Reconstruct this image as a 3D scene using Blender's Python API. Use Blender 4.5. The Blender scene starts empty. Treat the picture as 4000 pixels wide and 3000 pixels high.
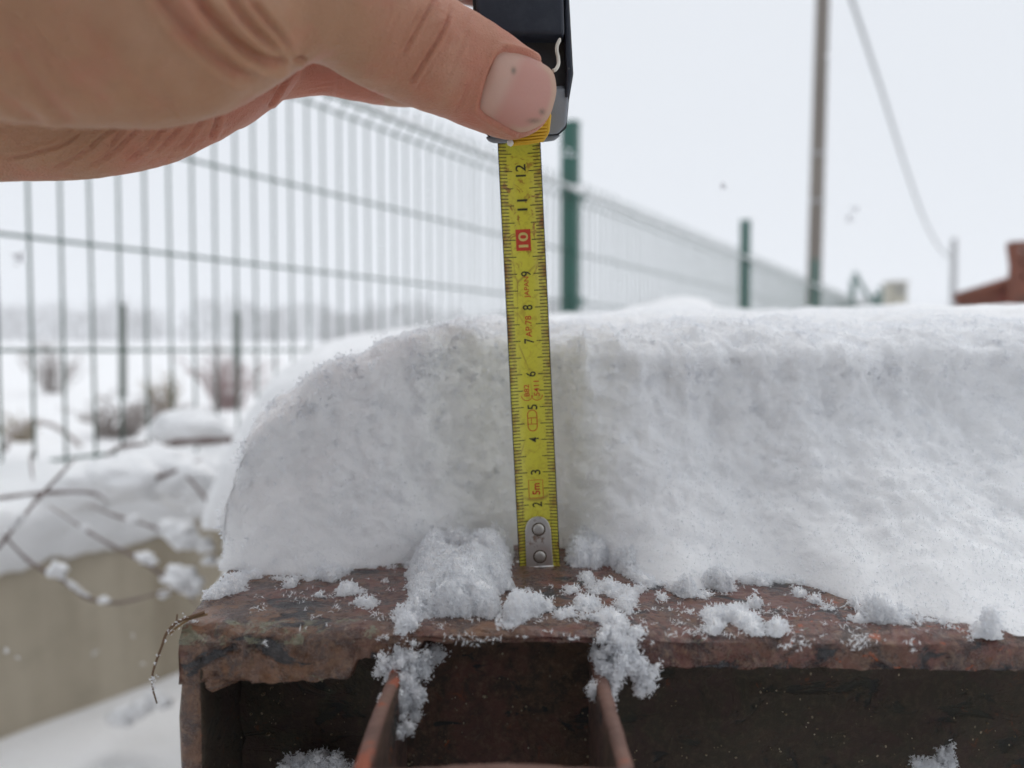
import bpy, bmesh, math, random
import numpy as np
from mathutils import Vector, Matrix
from mathutils.bvhtree import BVHTree

random.seed(7)
rng = np.random.default_rng(7)
S = bpy.context.scene
COL = S.collection

# ------------------------------------------------------------------ camera
ZC = 0.55                      # camera height above the lower ground (m)
FPX = 3020.0                   # focal length in photograph pixels (4000 wide)
PITCH = math.atan(132.0 / FPX)
cam_d = bpy.data.cameras.new('camera')
cam_d.sensor_width = 36.0
cam_d.lens = 36.0 * FPX / 4000.0
cam_d.clip_start = 0.005
cam_d.clip_end = 3000.0
cam_d.dof.use_dof = True
cam_d.dof.focus_distance = 0.207
cam_d.dof.aperture_fstop = 8.6
cam = bpy.data.objects.new('camera', cam_d)
cam.location = (0, 0, ZC)
cam.rotation_euler = (math.pi / 2 - PITCH, 0, 0)
COL.objects.link(cam)
S.camera = cam

# ------------------------------------------------------------------ sky and sun (overcast)
W = bpy.data.worlds.new('World')
S.world = W
W.use_nodes = True
wn, wl = W.node_tree.nodes, W.node_tree.links
wn.clear()
SUN_EL, SUN_ROT = math.radians(62), math.radians(20)
sky = wn.new('ShaderNodeTexSky')
sky.sky_type = 'NISHITA'
sky.sun_disc = False
sky.sun_elevation = SUN_EL
sky.sun_rotation = SUN_ROT
bg_sky = wn.new('ShaderNodeBackground')
bg_sky.inputs['Strength'].default_value = 0.05
wl.new(sky.outputs[0], bg_sky.inputs['Color'])
bg_cloud = wn.new('ShaderNodeBackground')          # the even cloud layer below that sky
bg_cloud.inputs['Color'].default_value = (0.755, 0.787, 0.835, 1)
bg_cloud.inputs['Strength'].default_value = 1.0
mixw = wn.new('ShaderNodeMixShader')
mixw.inputs[0].default_value = 0.95
outw = wn.new('ShaderNodeOutputWorld')
wl.new(bg_sky.outputs[0], mixw.inputs[1])
wl.new(bg_cloud.outputs[0], mixw.inputs[2])
wl.new(mixw.outputs[0], outw.inputs['Surface'])
sun_d = bpy.data.lights.new('sun', 'SUN')
sun_d.energy = 0.8
sun_d.angle = math.radians(40)
sun_d.color = (1.0, 0.97, 0.93)
sun = bpy.data.objects.new('sun', sun_d)
sun.rotation_euler = (math.radians(90) - SUN_EL, 0, math.radians(180) - SUN_ROT)
sun.location = (0, 2, 6)
COL.objects.link(sun)
S.view_settings.view_transform = 'Standard'
S.view_settings.look = 'None'
S.view_settings.exposure = 0.13
S.view_settings.gamma = 1.0
S.view_settings.use_curve_mapping = False
S.cycles.use_denoising = True
S.cycles.use_adaptive_sampling = True
S.cycles.adaptive_threshold = 0.02
S.cycles.max_bounces = 8
S.cycles.diffuse_bounces = 6
S.cycles.transparent_max_bounces = 4
S.cycles.volume_bounces = 2

# ------------------------------------------------------------------ helpers
CP, SP = math.cos(PITCH), math.sin(PITCH)


def P(px, py, Y):
    """point on the photograph's ray through (px, py) at distance Y in front of the camera"""
    u = (px - 2000.0) / FPX
    v = -(py - 1500.0) / FPX
    dy = CP + v * SP
    dz = -SP + v * CP
    s = Y / dy
    return Vector((u * s, Y, ZC + dz * s))


def PZ(px, py, z):
    """point where that ray meets the horizontal plane z"""
    u = (px - 2000.0) / FPX
    v = -(py - 1500.0) / FPX
    dy = CP + v * SP
    dz = -SP + v * CP
    s = (z - ZC) / dz
    return Vector((u * s, dy * s, z))


def proj(V):
    """world points (n,3) -> photograph pixels"""
    V = np.asarray(V)
    d = V[:, 1] * CP - (V[:, 2] - ZC) * SP
    up = V[:, 1] * SP + (V[:, 2] - ZC) * CP
    return np.stack([2000 + FPX * V[:, 0] / d, 1500 - FPX * up / d], 1)


def tag(o, label=None, cat=None, group=None, kind=None):
    if label: o['label'] = label
    if cat: o['category'] = cat
    if group: o['group'] = group
    if kind: o['kind'] = kind
    return o


def empty(name, loc=(0, 0, 0)):
    o = bpy.data.objects.new(name, None)
    o.empty_display_size = 0.02
    o.location = loc
    COL.objects.link(o)
    return o


def link(name, me, mat=None, parent=None, smooth=True):
    if mat is not None:
        me.materials.clear()
        me.materials.append(mat)
    if smooth and len(me.polygons):
        me.polygons.foreach_set('use_smooth', np.ones(len(me.polygons), dtype=bool))
    o = bpy.data.objects.new(name, me)
    COL.objects.link(o)
    if parent is not None:
        o.parent = parent
        pl = parent.location
        o.matrix_parent_inverse = Matrix.Translation(-Vector(pl)) if pl.length else Matrix.Identity(4)
    return o


def mesh_np(name, V, F):
    """V (n,3), F (m,k) all faces of one size"""
    V = np.ascontiguousarray(V, dtype=np.float32)
    F = np.ascontiguousarray(F, dtype=np.int32)
    me = bpy.data.meshes.new(name)
    me.vertices.add(len(V))
    me.vertices.foreach_set('co', V.ravel())
    k = F.shape[1]
    me.loops.add(F.size)
    me.loops.foreach_set('vertex_index', F.ravel())
    me.polygons.add(len(F))
    me.polygons.foreach_set('loop_start', np.arange(0, F.size, k, dtype=np.int32))
    me.update(calc_edges=True)
    me.validate()
    return me


def mesh_py(name, V, F):
    me = bpy.data.meshes.new(name)
    me.from_pydata([tuple(v) for v in V], [], [tuple(f) for f in F])
    me.update()
    return me


def grid_faces(nu, nv, wrap_v=False):
    """vertex index = i*nv + j"""
    i, j = np.meshgrid(np.arange(nu - 1), np.arange(nv if wrap_v else nv - 1), indexing='ij')
    j2 = (j + 1) % nv
    a = i * nv + j
    b = (i + 1) * nv + j
    c = (i + 1) * nv + j2
    d = i * nv + j2
    return np.stack([a, b, c, d], -1).reshape(-1, 4)


def join_arrays(parts):
    Vs, Fs, n = [], [], 0
    for V, F in parts:
        Vs.append(np.asarray(V, dtype=float))
        Fs.append(np.asarray(F) + n)
        n += len(V)
    return np.concatenate(Vs), np.concatenate(Fs)


# vectorised gradient noise -------------------------------------------------
_perm = rng.permutation(256)
_perm = np.concatenate([_perm, _perm, _perm])
_g = rng.normal(size=(256, 3))
_g /= np.linalg.norm(_g, axis=1)[:, None]


def noise3(p):
    p = np.asarray(p, dtype=float)
    i = np.floor(p).astype(int)
    f = p - i
    i &= 255
    u = f * f * f * (f * (f * 6 - 15) + 10)
    out = 0
    for dx in (0, 1):
        wx = u[..., 0] if dx else 1 - u[..., 0]
        for dy in (0, 1):
            wy = u[..., 1] if dy else 1 - u[..., 1]
            for dz in (0, 1):
                wz = u[..., 2] if dz else 1 - u[..., 2]
                h = _perm[_perm[_perm[i[..., 0] + dx] + i[..., 1] + dy] + i[..., 2] + dz]
                g = _g[h]
                d = g[..., 0] * (f[..., 0] - dx) + g[..., 1] * (f[..., 1] - dy) + g[..., 2] * (f[..., 2] - dz)
                out = out + wx * wy * wz * d
    return out * 1.6


def fbm(p, oct=4, gain=0.5):
    p = np.asarray(p, dtype=float)
    a, s, o = 1.0, 1.0, 0
    for k in range(oct):
        o = o + a * noise3(p * s + 17.3 * k)
        a *= gain
        s *= 2.03
    return o


def vnormals(V, F):
    n = np.zeros_like(V)
    a, b, c = V[F[:, 0]], V[F[:, 1]], V[F[:, 2]]
    fn = np.cross(b - a, c - a)
    if F.shape[1] == 4:
        fn = fn + np.cross(c - a, V[F[:, 3]] - a)
    for k in range(F.shape[1]):
        np.add.at(n, F[:, k], fn)
    l = np.linalg.norm(n, axis=1)[:, None]
    return n / np.maximum(l, 1e-12)


def tube(path, radii, n=8, cap=True):
    """tube along path (list of Vector) -> V, F (quads, caps as quads fans with repeated verts avoided)"""
    path = [Vector(p) for p in path]
    m = len(path)
    if not hasattr(radii, '__len__'):
        radii = [radii] * m
    V = []
    ref = Vector((0, 0, 1))
    t0 = (path[1] - path[0]).normalized()
    if abs(t0.dot(ref)) > 0.9: ref = Vector((0, 1, 0))
    a = t0.cross(ref).normalized()
    for k in range(m):
        t = (path[min(k + 1, m - 1)] - path[max(k - 1, 0)]).normalized()
        a = (a - t * a.dot(t)).normalized()
        b = t.cross(a)
        for q in range(n):
            an = 2 * math.pi * q / n
            V.append(path[k] + (a * math.cos(an) + b * math.sin(an)) * radii[k])
    F = []
    for k in range(m - 1):
        for q in range(n):
            F.append((k * n + q, k * n + (q + 1) % n, (k + 1) * n + (q + 1) % n, (k + 1) * n + q))
    if cap:
        F.append(tuple(range(n - 1, -1, -1)))
        F.append(tuple(range((m - 1) * n, m * n)))
    return V, F


def box(x0, x1, y0, y1, z0, z1):
    V = [(x0, y0, z0), (x1, y0, z0), (x1, y1, z0), (x0, y1, z0), (x0, y0, z1), (x1, y0, z1), (x1, y1, z1), (x0, y1, z1)]
    F = [(0, 3, 2, 1), (4, 5, 6, 7), (0, 1, 5, 4), (1, 2, 6, 5), (2, 3, 7, 6), (3, 0, 4, 7)]
    return V, F


def bevel_mesh(me, w, seg=2, angle=0.6):
    bm = bmesh.new()
    bm.from_mesh(me)
    ed = [e for e in bm.edges if len(e.link_faces) == 2 and e.calc_face_angle(0) > angle]
    bmesh.ops.bevel(bm, geom=ed, offset=w, segments=seg, profile=0.6, affect='EDGES', clamp_overlap=True)
    bmesh.ops.recalc_face_normals(bm, faces=bm.faces)
    bm.to_mesh(me)
    bm.free()
    return me


def ico(sub=3):
    bm = bmesh.new()
    bmesh.ops.create_icosphere(bm, subdivisions=sub, radius=1.0)
    V = np.array([v.co for v in bm.verts])
    F = np.array([[v.index for v in f.verts] for f in bm.faces])
    bm.free()
    return V, F


def cr(pts, n=8):
    """Catmull-Rom through Vectors / tuples"""
    pts = [Vector(p) for p in pts]
    q = [pts[0] * 2 - pts[1]] + pts + [pts[-1] * 2 - pts[-2]]
    out = []
    for i in range(1, len(q) - 2):
        a, b, c, d = q[i - 1], q[i], q[i + 1], q[i + 2]
        for k in range(n):
            t = k / n
            out.append(0.5 * ((2 * b) + (c - a) * t + (2 * a - 5 * b + 4 * c - d) * t * t + (3 * b - a - 3 * c + d) * t ** 3))
    out.append(pts[-1])
    return out


def interp(x, tab):
    xs = [t[0] for t in tab]
    ys = [t[1] for t in tab]
    return np.interp(x, xs, ys)


# ------------------------------------------------------------------ material helpers
class NT:
    def __init__(self, name):
        self.m = bpy.data.materials.new(name)
        self.m.use_nodes = True
        self.n = self.m.node_tree.nodes
        self.l = self.m.node_tree.links
        self.n.clear()
        self.out = self.n.new('ShaderNodeOutputMaterial')
        self.b = self.n.new('ShaderNodeBsdfPrincipled')
        self.l.new(self.b.outputs[0], self.out.inputs['Surface'])
        tc = self.n.new('ShaderNodeTexCoord')
        self.co = tc.outputs['Object']
        self.uv = tc.outputs['UV']

    def set(self, **k):
        for a, v in k.items():
            self.b.inputs[a.replace('_', ' ')].default_value = v
        return self

    def noise(self, scale, detail=4, rough=0.55, co=None, dist=0.0):
        t = self.n.new('ShaderNodeTexNoise')
        t.inputs['Scale'].default_value = scale
        t.inputs['Detail'].default_value = detail
        t.inputs['Roughness'].default_value = rough
        t.inputs['Distortion'].default_value = dist
        self.l.new(co or self.co, t.inputs['Vector'])
        return t.outputs['Fac']

    def vor(self, scale, co=None, feature='F1'):
        t = self.n.new('ShaderNodeTexVoronoi')
        t.feature = feature
        t.inputs['Scale'].default_value = scale
        self.l.new(co or self.co, t.inputs['Vector'])
        return t.outputs['Distance']

    def mapping(self, scale=(1, 1, 1), rot=(0, 0, 0), loc=(0, 0, 0), co=None):
        t = self.n.new('ShaderNodeMapping')
        t.inputs['Scale'].default_value = scale
        t.inputs['Rotation'].default_value = rot
        t.inputs['Location'].default_value = loc
        self.l.new(co or self.co, t.inputs['Vector'])
        return t.outputs[0]

    def ramp(self, fac, stops):
        t = self.n.new('ShaderNodeValToRGB')
        e = t.color_ramp.elements
        while len(e) > 1: e.remove(e[-1])
        e[0].position = stops[0][0]
        c = stops[0][1]
        e[0].color = (*c, 1) if hasattr(c, '__len__') else (c, c, c, 1)
        for p, c in stops[1:]:
            x = e.new(p)
            x.color = (*c, 1) if hasattr(c, '__len__') else (c, c, c, 1)
        self.l.new(fac, t.inputs[0])
        return t.outputs[0]

    def mix(self, fac, a, b, mode='MIX'):
        t = self.n.new('ShaderNodeMix')
        t.data_type = 'RGBA'
        t.blend_type = mode
        for sock, v in ((t.inputs['Factor'], fac), (t.inputs['A'], a), (t.inputs['B'], b)):
            if hasattr(v, 'is_linked'):
                self.l.new(v, sock)
            elif hasattr(v, '__len__'):
                sock.default_value = (*v, 1)
            else:
                sock.default_value = v if sock.type == 'VALUE' else (v, v, v, 1)
        return [o for o in t.outputs if o.type == 'RGBA'][0]

    def math(self, op, a, b=0.0):
        t = self.n.new('ShaderNodeMath')
        t.operation = op
        for k, v in ((0, a), (1, b)):
            if hasattr(v, 'is_linked'):
                self.l.new(v, t.inputs[k])
            else:
                t.inputs[k].default_value = v
        return t.outputs[0]

    def color(self, c):
        if hasattr(c, 'is_linked'):
            self.l.new(c, self.b.inputs['Base Color'])
        else:
            self.b.inputs['Base Color'].default_value = (*c, 1)
        return self

    def rough(self, r):
        self.l.new(r, self.b.inputs['Roughness'])
        return self

    def bump(self, h, strength=0.5, dist=0.001):
        t = self.n.new('ShaderNodeBump')
        t.inputs['Strength'].default_value = strength
        t.inputs['Distance'].default_value = dist
        self.l.new(h, t.inputs['Height'])
        self.l.new(t.outputs[0], self.b.inputs['Normal'])
        return self

    def attr(self, name):
        t = self.n.new('ShaderNodeAttribute')
        t.attribute_name = name
        return t.outputs['Color']


def plain(name, c, rough=0.6, metal=0.0, var=0.15, scale=60):
    t = NT(name)
    n = t.noise(scale)
    t.color(t.mix(n, tuple(x * (1 - var) for x in c), tuple(min(1, x * (1 + var)) for x in c)))
    t.set(Roughness=rough, Metallic=metal)
    return t.m


# snow: close-up powder (with scattering), far snow, crystals
def snow_mat(name, sss=0.0, bump_scale=900, bdist=0.0006, c=(0.915, 0.915, 0.92)):
    t = NT(name)
    n = t.noise(bump_scale, 5, 0.65)
    t.color(c)
    t.set(Roughness=0.85)
    t.b.inputs['Specular IOR Level'].default_value = 0.15
    if sss:
        t.b.inputs['Subsurface Weight'].default_value = sss
        t.b.inputs['Subsurface Radius'].default_value = (1.0, 1.0, 1.0)
        t.b.inputs['Subsurface Scale'].default_value = 0.005
    t.bump(n, 0.7, bdist)
    return t.m


M_SNOW = snow_mat('snow_powder', 0.55)
M_SNOW_FAR = snow_mat('snow_soft', 0.0, 60, 0.01)
M_GROUND = snow_mat('snow_ground', 0.0, 8, 0.03)


def crystal_mat():
    t = NT('snow_crystal')
    t.color((0.94, 0.94, 0.945))
    t.set(Roughness=0.5)
    t.b.inputs['Specular IOR Level'].default_value = 0.3
    tr = t.n.new('ShaderNodeBsdfTranslucent')
    tr.inputs['Color'].default_value = (0.9, 0.92, 0.95, 1)
    mx = t.n.new('ShaderNodeMixShader')
    mx.inputs[0].default_value = 0.5
    t.l.new(t.b.outputs[0], mx.inputs[1])
    t.l.new(tr.outputs[0], mx.inputs[2])
    t.l.new(mx.outputs[0], t.out.inputs['Surface'])
    return t.m


M_CRYSTAL = crystal_mat()

# ================================================================== the setting
FD = Vector((0.5154, 0.857, 0)).normalized()        # direction of the fence and the wall
FN = Vector((FD.y, -FD.x, 0))                       # towards the camera side
F0 = Vector((-0.7939, 1.1955, 0))                   # fence point at the photograph's left edge
W0 = Vector((-0.662, 1.0, 0))                       # wall face point at the left edge
WALL_TOP = ZC - 0.272
UP_GROUND = ZC - 0.262


def along(base, t, n=0.0, z=0.0):
    p = base + FD * t + FN * n
    return Vector((p.x, p.y, z))


# lower ground, on the camera's side of the wall: one sheet out to the horizon
def sheet(name, rows, cols, fn, mat):
    V = np.array([fn(r, c) for r in rows for c in cols])
    me = mesh_np(name, V, grid_faces(len(rows), len(cols)))
    return link(name, me, mat)


wt_ = (W0 - F0).dot(FN)
rows = np.concatenate([np.linspace(0, 3, 60), np.geomspace(3.3, 330, 24)])
cols = np.concatenate([-np.geomspace(330, 3.2, 24), np.linspace(-3, 6, 120), np.geomspace(6.3, 330, 24)])


def rise(y):
    return 0.0155 * max(0.0, min(y, 330) - 8.0)


def g_low(r, c):
    p = W0 + FN * (r - 0.02) + FD * c
    a = 0.012 * float(fbm(np.array([p.x * 3, p.y * 3, 0.3]), 3)) + 0.03 * math.exp(-r / 0.12)
    return (p.x, p.y, 0.012 + (a if r < 3 else 0) + rise(p.y))


def g_up(r, c):
    p = W0 - FN * (r + 0.02) + FD * c
    n = float(fbm(np.array([p.x * 1.5, p.y * 1.5, 4.3]), 3))
    z = UP_GROUND + (0.03 * n if r < 20 else 0) + rise(p.y)
    if r == 0: z = -0.05 + rise(p.y)          # the bank down to the lower ground
    return (p.x, p.y, z)


# every point of the two sheets together makes the terrain
o = sheet('ground', rows, cols, g_low, M_GROUND)
tag(o, 'snow covered ground at the foot of the concrete wall', 'ground', kind='structure')
o = sheet('snowy_field', np.concatenate([[0], np.linspace(0.02, 3, 40), np.geomspace(3.3, 330, 30)]), cols, g_up, M_GROUND)
tag(o, 'white snowy field stretching away behind the wire fence', 'field', kind='structure')

# ------------------------------------------------------------------ far woodland
def woodland():
    V, F = [], []
    t = NT('far_bark')
    t.color(t.mix(t.noise(0.4), (0.07, 0.06, 0.055), (0.12, 0.105, 0.095)))
    t.set(Roughness=0.9)
    for k in range(210):
        px = random.uniform(-500, 4300)
        Y = random.uniform(95, 140)
        base = P(px, 1330, Y)
        X = base.x
        zb = UP_GROUND + rise(Y) - 0.3
        h = random.uniform(5.6, 8.2) * Y / 120 * (0.8 + 0.35 * float(noise3(np.array([px * 0.004, 0, 1.2]))))
        r = random.uniform(1.6, 3.4)
        c0 = Vector((X, Y, zb))
        # trunk
        n = len(V)
        w = 0.16
        V += [(X - w, Y, zb), (X + w, Y, zb), (X, Y, zb + h * 0.95)]
        F.append((n, n + 1, n + 2))
        for q in range(150):
            an = random.uniform(0, 6.283)
            hh = random.uniform(0.02, 1)
            rr = r * math.sqrt(random.random()) * (1 - 0.75 * abs(hh - 0.45) ** 1.3)
            c = Vector((X + rr * math.cos(an), Y + rr * math.sin(an), zb + hh * h))
            d = Vector((random.uniform(-1, 1), random.uniform(-1, 1), random.uniform(-0.2, 1.4))) * random.uniform(0.3, 0.8)
            s = Vector((random.uniform(-1, 1), random.uniform(-1, 1), random.uniform(-1, 1))) * random.uniform(0.08, 0.3)
            n = len(V)
            V += [c - d, c + d, c + s]
            F.append((n, n + 1, n + 2))
    o = link('far_woodland', mesh_py('far_woodland', V, F), t.m, smooth=False)
    tag(o, 'grey hazy line of bare trees on the horizon beyond the field', 'woodland', kind='stuff')


woodland()

# ------------------------------------------------------------------ concrete wall with its snow
def concrete():
    t = NT('concrete')
    a = t.noise(2.5, 6, 0.6)
    b = t.noise(30, 5, 0.6)
    st = t.noise(6, 4, 0.6, t.mapping((1, 1, 0.12)))
    c = t.ramp(a, [(0.3, (0.42, 0.365, 0.28)), (0.7, (0.60, 0.53, 0.415))])
    c = t.mix(t.math('MULTIPLY', t.ramp(st, [(0.46, 0.0), (0.66, 1.0)]), 0.55), c, (0.24, 0.19, 0.125))
    c = t.mix(t.math('MULTIPLY', t.ramp(b, [(0.5, 0.0), (0.8, 1.0)]), 0.2), c, (0.16, 0.14, 0.10))
    t.color(c)
    t.set(Roughness=0.9)
    t.bump(b, 0.4, 0.004)
    return t.m


M_CONC = concrete()
wall = empty('concrete_wall', along(W0, 0, 0, 0))
tag(wall, 'low beige concrete retaining wall below the fence, topped with snow', 'wall')


def oriented_box(base, t0, t1, n0, n1, z0, z1):
    V = [along(base, t, n, z) for z in (z0, z1) for (t, n) in ((t0, n0), (t1, n0), (t1, n1), (t0, n1))]
    F = [(0, 3, 2, 1), (4, 5, 6, 7), (0, 1, 5, 4), (1, 2, 6, 5), (2, 3, 7, 6), (3, 0, 4, 7)]
    return V, F


# cast panels with a narrow joint between them
tj = [-2.6, -1.16, 0.345, 1.85, 3.35, 4.85, 6.35]
for a, b in zip(tj[:-1], tj[1:]):
    V, F = oriented_box(W0, a + 0.004, b - 0.004, -0.16, 0, -0.05, WALL_TOP)
    me = bevel_mesh(mesh_py('wall_panel', V, F), 0.008, 2)
    link('wall_panel', me, M_CONC, wall)
V, F = oriented_box(W0, tj[0], tj[-1], -0.155, -0.012, -0.05, WALL_TOP - 0.004)
link('joint_filler', mesh_py('joint_filler', V, F), plain('joint_mortar', (0.25, 0.22, 0.16), 0.9), wall)


def wall_snow():
    ts = np.linspace(-2.5, 6.0, 690)
    prof = np.linspace(0, 1, 30)
    V = np.zeros((len(ts), len(prof), 3))
    for i, t in enumerate(ts):
        hgt = 0.062 + 0.020 * float(fbm(np.array([t * 4.5, 1.1, 0]), 3))
        over = 0.018 + 0.020 * float(fbm(np.array([t * 7.0, 5.1, 0]), 3))
        drop = 0.012 + 0.014 * float(fbm(np.array([t * 9.0, 9.1, 0]), 2))
        for j, s in enumerate(prof):
            # from under the overhang, round the nose, over the top to behind the fence
            if s < 0.4:
                an = -math.pi / 2 + math.pi * s / 0.4
                n = over * math.cos(an) ** 0.8 if math.cos(an) > 0 else 0
                n = over * max(0, math.cos(an)) ** 0.7 + 0.004
                z = (hgt + drop) * (math.sin(an) + 1) / 2 - drop
            else:
                q = (s - 0.4) / 0.6
                n = 0.004 - q * 0.62
                z = hgt + 0.028 * math.sin(q * 3.1) * (1 - q)
            V[i, j] = along(W0, t, n, WALL_TOP + z)
    V = V.reshape(-1, 3)
    V[:, 2] += 0.011 * fbm(V * 11, 3) + 0.004 * fbm(V * 40, 2)
    F = grid_faces(len(ts), len(prof))
    nrm = vnormals(V, F)
    V += nrm * (0.006 * fbm(V * 22 + 3, 3))[:, None]
    o = link('wall_snow', mesh_np('wall_snow', V, F), M_SNOW_FAR)
    tag(o, 'thick lumpy layer of snow lying along the top of the concrete wall', 'snow', kind='stuff')


wall_snow()

# ------------------------------------------------------------------ green wire panel fence
M_WIRE = plain('green_wire', (0.035, 0.085, 0.062), 0.45, var=0.2)
M_POST = plain('green_paint', (0.008, 0.085, 0.062), 0.4, var=0.15, scale=20)
fence = empty('panel_fence', along(F0, 0, 0, UP_GROUND))
tag(fence, 'green welded wire panel fence with square posts running off to the right', 'fence')
H0 = ZC


def wire_mesh(name, pts, r, n=6):
    V, F = tube(pts, r, n)
    return mesh_py(name, V, F)


# one vertical wire: straight with a folded V near the top
vw = [Vector((0, 0, -0.225)), Vector((0, 0, 0.0)), Vector((0, 0, 0.30)), Vector((0, 0, 0.553)),
      FN * 0.024 + Vector((0, 0, 0.572)), Vector((0, 0, 0.594)), Vector((0, 0, 0.635))]
VW = wire_mesh('vertical_wire', vw, 0.0026)
VW.materials.append(M_WIRE)
VW.polygons.foreach_set('use_smooth', np.ones(len(VW.polygons), dtype=bool))
POSTS = [-3.044, -0.544, 1.956, 4.456, 6.956, 9.456, 11.956]
ts = [k * 0.05 for k in range(-60, 238)]
for t in ts:
    if any(abs(t - p) < 0.028 for p in POSTS):
        continue
    w_ = bpy.data.objects.new('vertical_wire', VW)
    w_.location = along(F0, t, 0, H0)
    w_.rotation_euler = (random.gauss(0, 0.0025), random.gauss(0, 0.0025), 0)
    COL.objects.link(w_)
    w_.parent = fence
    w_.matrix_parent_inverse = Matrix.Translation(-fence.location)
for a, b in zip(POSTS[:-1], POSTS[1:]):
    for hz, off in ((-0.180, 0.004), (0.0, 0.004), (0.179, 0.004), (0.362, 0.004), (0.553, 0.004), (0.576, 0.028), (0.597, 0.004)):
        me = wire_mesh('horizontal_wire', [along(F0, a + 0.015, off, H0 + hz), along(F0, b - 0.015, off, H0 + hz)], 0.003)
        link('horizontal_wire', me, M_WIRE, fence)
for p in POSTS:
    V, F = oriented_box(F0, p - 0.022, p + 0.022, -0.03, 0.03, UP_GROUND - 0.15, H0 + 0.825)
    post = link('post', bevel_mesh(mesh_py('post', V, F), 0.004, 2), M_POST, fence)
    V, F = oriented_box(F0, p - 0.024, p + 0.024, -0.032, 0.032, H0 + 0.822, H0 + 0.836)
    link('cap', bevel_mesh(mesh_py('cap', V, F), 0.004, 2), M_POST, fence)
    for hz in (0.565, 0.18, -0.17):
        V, F = oriented_box(F0, p - 0.045, p + 0.045, 0.0305, 0.040, H0 + hz - 0.014, H0 + hz + 0.014)
        link('clamp', bevel_mesh(mesh_py('clamp', V, F), 0.003, 1), M_POST, fence)
    if p < 0: continue
    # snow caught on the upper clamp
    V = []
    bm = bmesh.new()
    bmesh.ops.create_icosphere(bm, subdivisions=3, radius=1.0)
    c = along(F0, p, 0.033, H0 + 0.586)
    for v in bm.verts:
        q = v.co.copy()
        s = 1 + 0.25 * float(noise3(np.array([q.x * 2 + p, q.y * 2, q.z * 2])))
        v.co = c + FD * (q.x * 0.047 * s) + FN * (q.y * 0.020 * s) + Vector((0, 0, q.z * 0.016 * s))
    me = bpy.data.meshes.new('clamp_snow')
    bm.to_mesh(me)
    bm.free()
    o = link('clamp_snow', me, M_SNOW_FAR)
    which = {1.956: 'nearest', 4.456: 'second', 6.956: 'third', 9.456: 'fourth', 11.956: 'fifth'}[p]
    tag(o, f'small lump of snow on the upper clamp of the {which} green fence post', 'snow lump', 'snow on fence clamps')

# snow caught along the folded top of the fence
V, F = join_arrays([tube([along(F0, a + q, 0.016, H0 + 0.592 + 0.004 * math.sin(q * 37)) for q in np.linspace(0.03, 2.47, 60)],
                         [0.0055 + 0.0032 * math.sin(q * 1.9 + a) * math.sin(q * 0.83) for q in range(60)], 6, cap=False)
                    for a in POSTS[:-1]])
o = link('fence_snow', mesh_np('fence_snow', V, F), M_SNOW_FAR)
tag(o, 'thin line of snow caught in the folded top of the wire fence', 'snow', kind='stuff')
# slanting brace at the fence's end
br = empty('fence_brace', P(3405, 1185, 11.2))
tag(br, 'slanting dark green brace leaning at the far end of the fence', 'brace')
V, F = tube([P(3342, 1078, 11.0), P(3408, 1185, 11.2)], 0.03, 8)
link('strut', mesh_py('strut', V, F), M_POST, br)
V, F = tube([P(3338, 1070, 11.0), P(3346, 1083, 11.02)], 0.042, 8)
link('collar', mesh_py('collar', V, F), M_POST, br)
ep = empty('end_post', P(3440, 1240, 12.5))
tag(ep, 'short dark green post beyond the slanting brace at the far end of the fence', 'post')
V, F = tube([P(3438, 1240, 12.5), P(3440, 1128, 12.5)], 0.034, 8)
link('shaft', mesh_py('shaft', V, F), M_POST, ep)
V, F = tube([P(3440, 1129, 12.5), P(3440, 1122, 12.5)], [0.042, 0.03], 8)
link('cap', mesh_py('cap', V, F), M_POST, ep)

# ------------------------------------------------------------------ utility poles, cable, far things on the right
def pole_mat():
    t = NT('weathered_pole')
    a = t.noise(3, 5, 0.6, t.mapping((6, 6, 0.5)))
    t.color(t.ramp(a, [(0.3, (0.10, 0.078, 0.058)), (0.7, (0.17, 0.14, 0.112))]))
    t.set(Roughness=0.85)
    t.bump(a, 0.4, 0.01)
    return t.m


M_POLE = pole_mat()
pl = empty('utility_pole', (P(3174, 1368, 9.5).x, 9.5, UP_GROUND))
tag(pl, 'tall brown timber utility pole standing behind the third fence post', 'pole')
bx_, by_ = P(3170, 1368, 9.5).x, 9.5
V, F = tube([Vector((bx_ + 0.013 * z, by_, UP_GROUND - 0.3 + z)) for z in np.linspace(0, 7.6, 20)],
            [0.088 - 0.002 * z for z in np.linspace(0, 7.6, 20)], 14)
link('shaft', mesh_py('shaft', V, F), M_POLE, pl)
V, F = tube([Vector((bx_ + 0.099, by_, UP_GROUND + 7.30)), Vector((bx_ + 0.10, by_, UP_GROUND + 7.36))], [0.086, 0.02], 14)
link('cap', mesh_py('cap', V, F), M_POST, pl)
for k, z in enumerate((2.05, 2.62)):
    V, F = tube([Vector((bx_ + 0.035, by_, UP_GROUND + z)), Vector((bx_ + 0.036, by_, UP_GROUND + z + 0.035))], 0.091, 14)
    link('band', mesh_py('band', V, F), plain('zinc', (0.3, 0.3, 0.3), 0.5), pl)
fp = empty('far_pole', (P(3722, 1368, 40).x, 40, UP_GROUND))
tag(fp, 'thin grey far pole at the lower end of the hanging cable', 'pole')
c0 = P(3720, 1368, 40)
V, F = tube([Vector((c0.x, 40, UP_GROUND - 0.5)), P(3721, 1300, 40), P(3727, 940, 40)], [0.17, 0.16, 0.14], 12)
link('shaft', mesh_py('shaft', V, F), plain('far_pole_grey', (0.16, 0.16, 0.16), 0.8), fp)
V, F = tube([P(3727, 940, 40), P(3727, 928, 40)], [0.15, 0.05], 12)
link('cap', mesh_py('cap', V, F), plain('far_pole_cap', (0.2, 0.2, 0.2), 0.8), fp)
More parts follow.
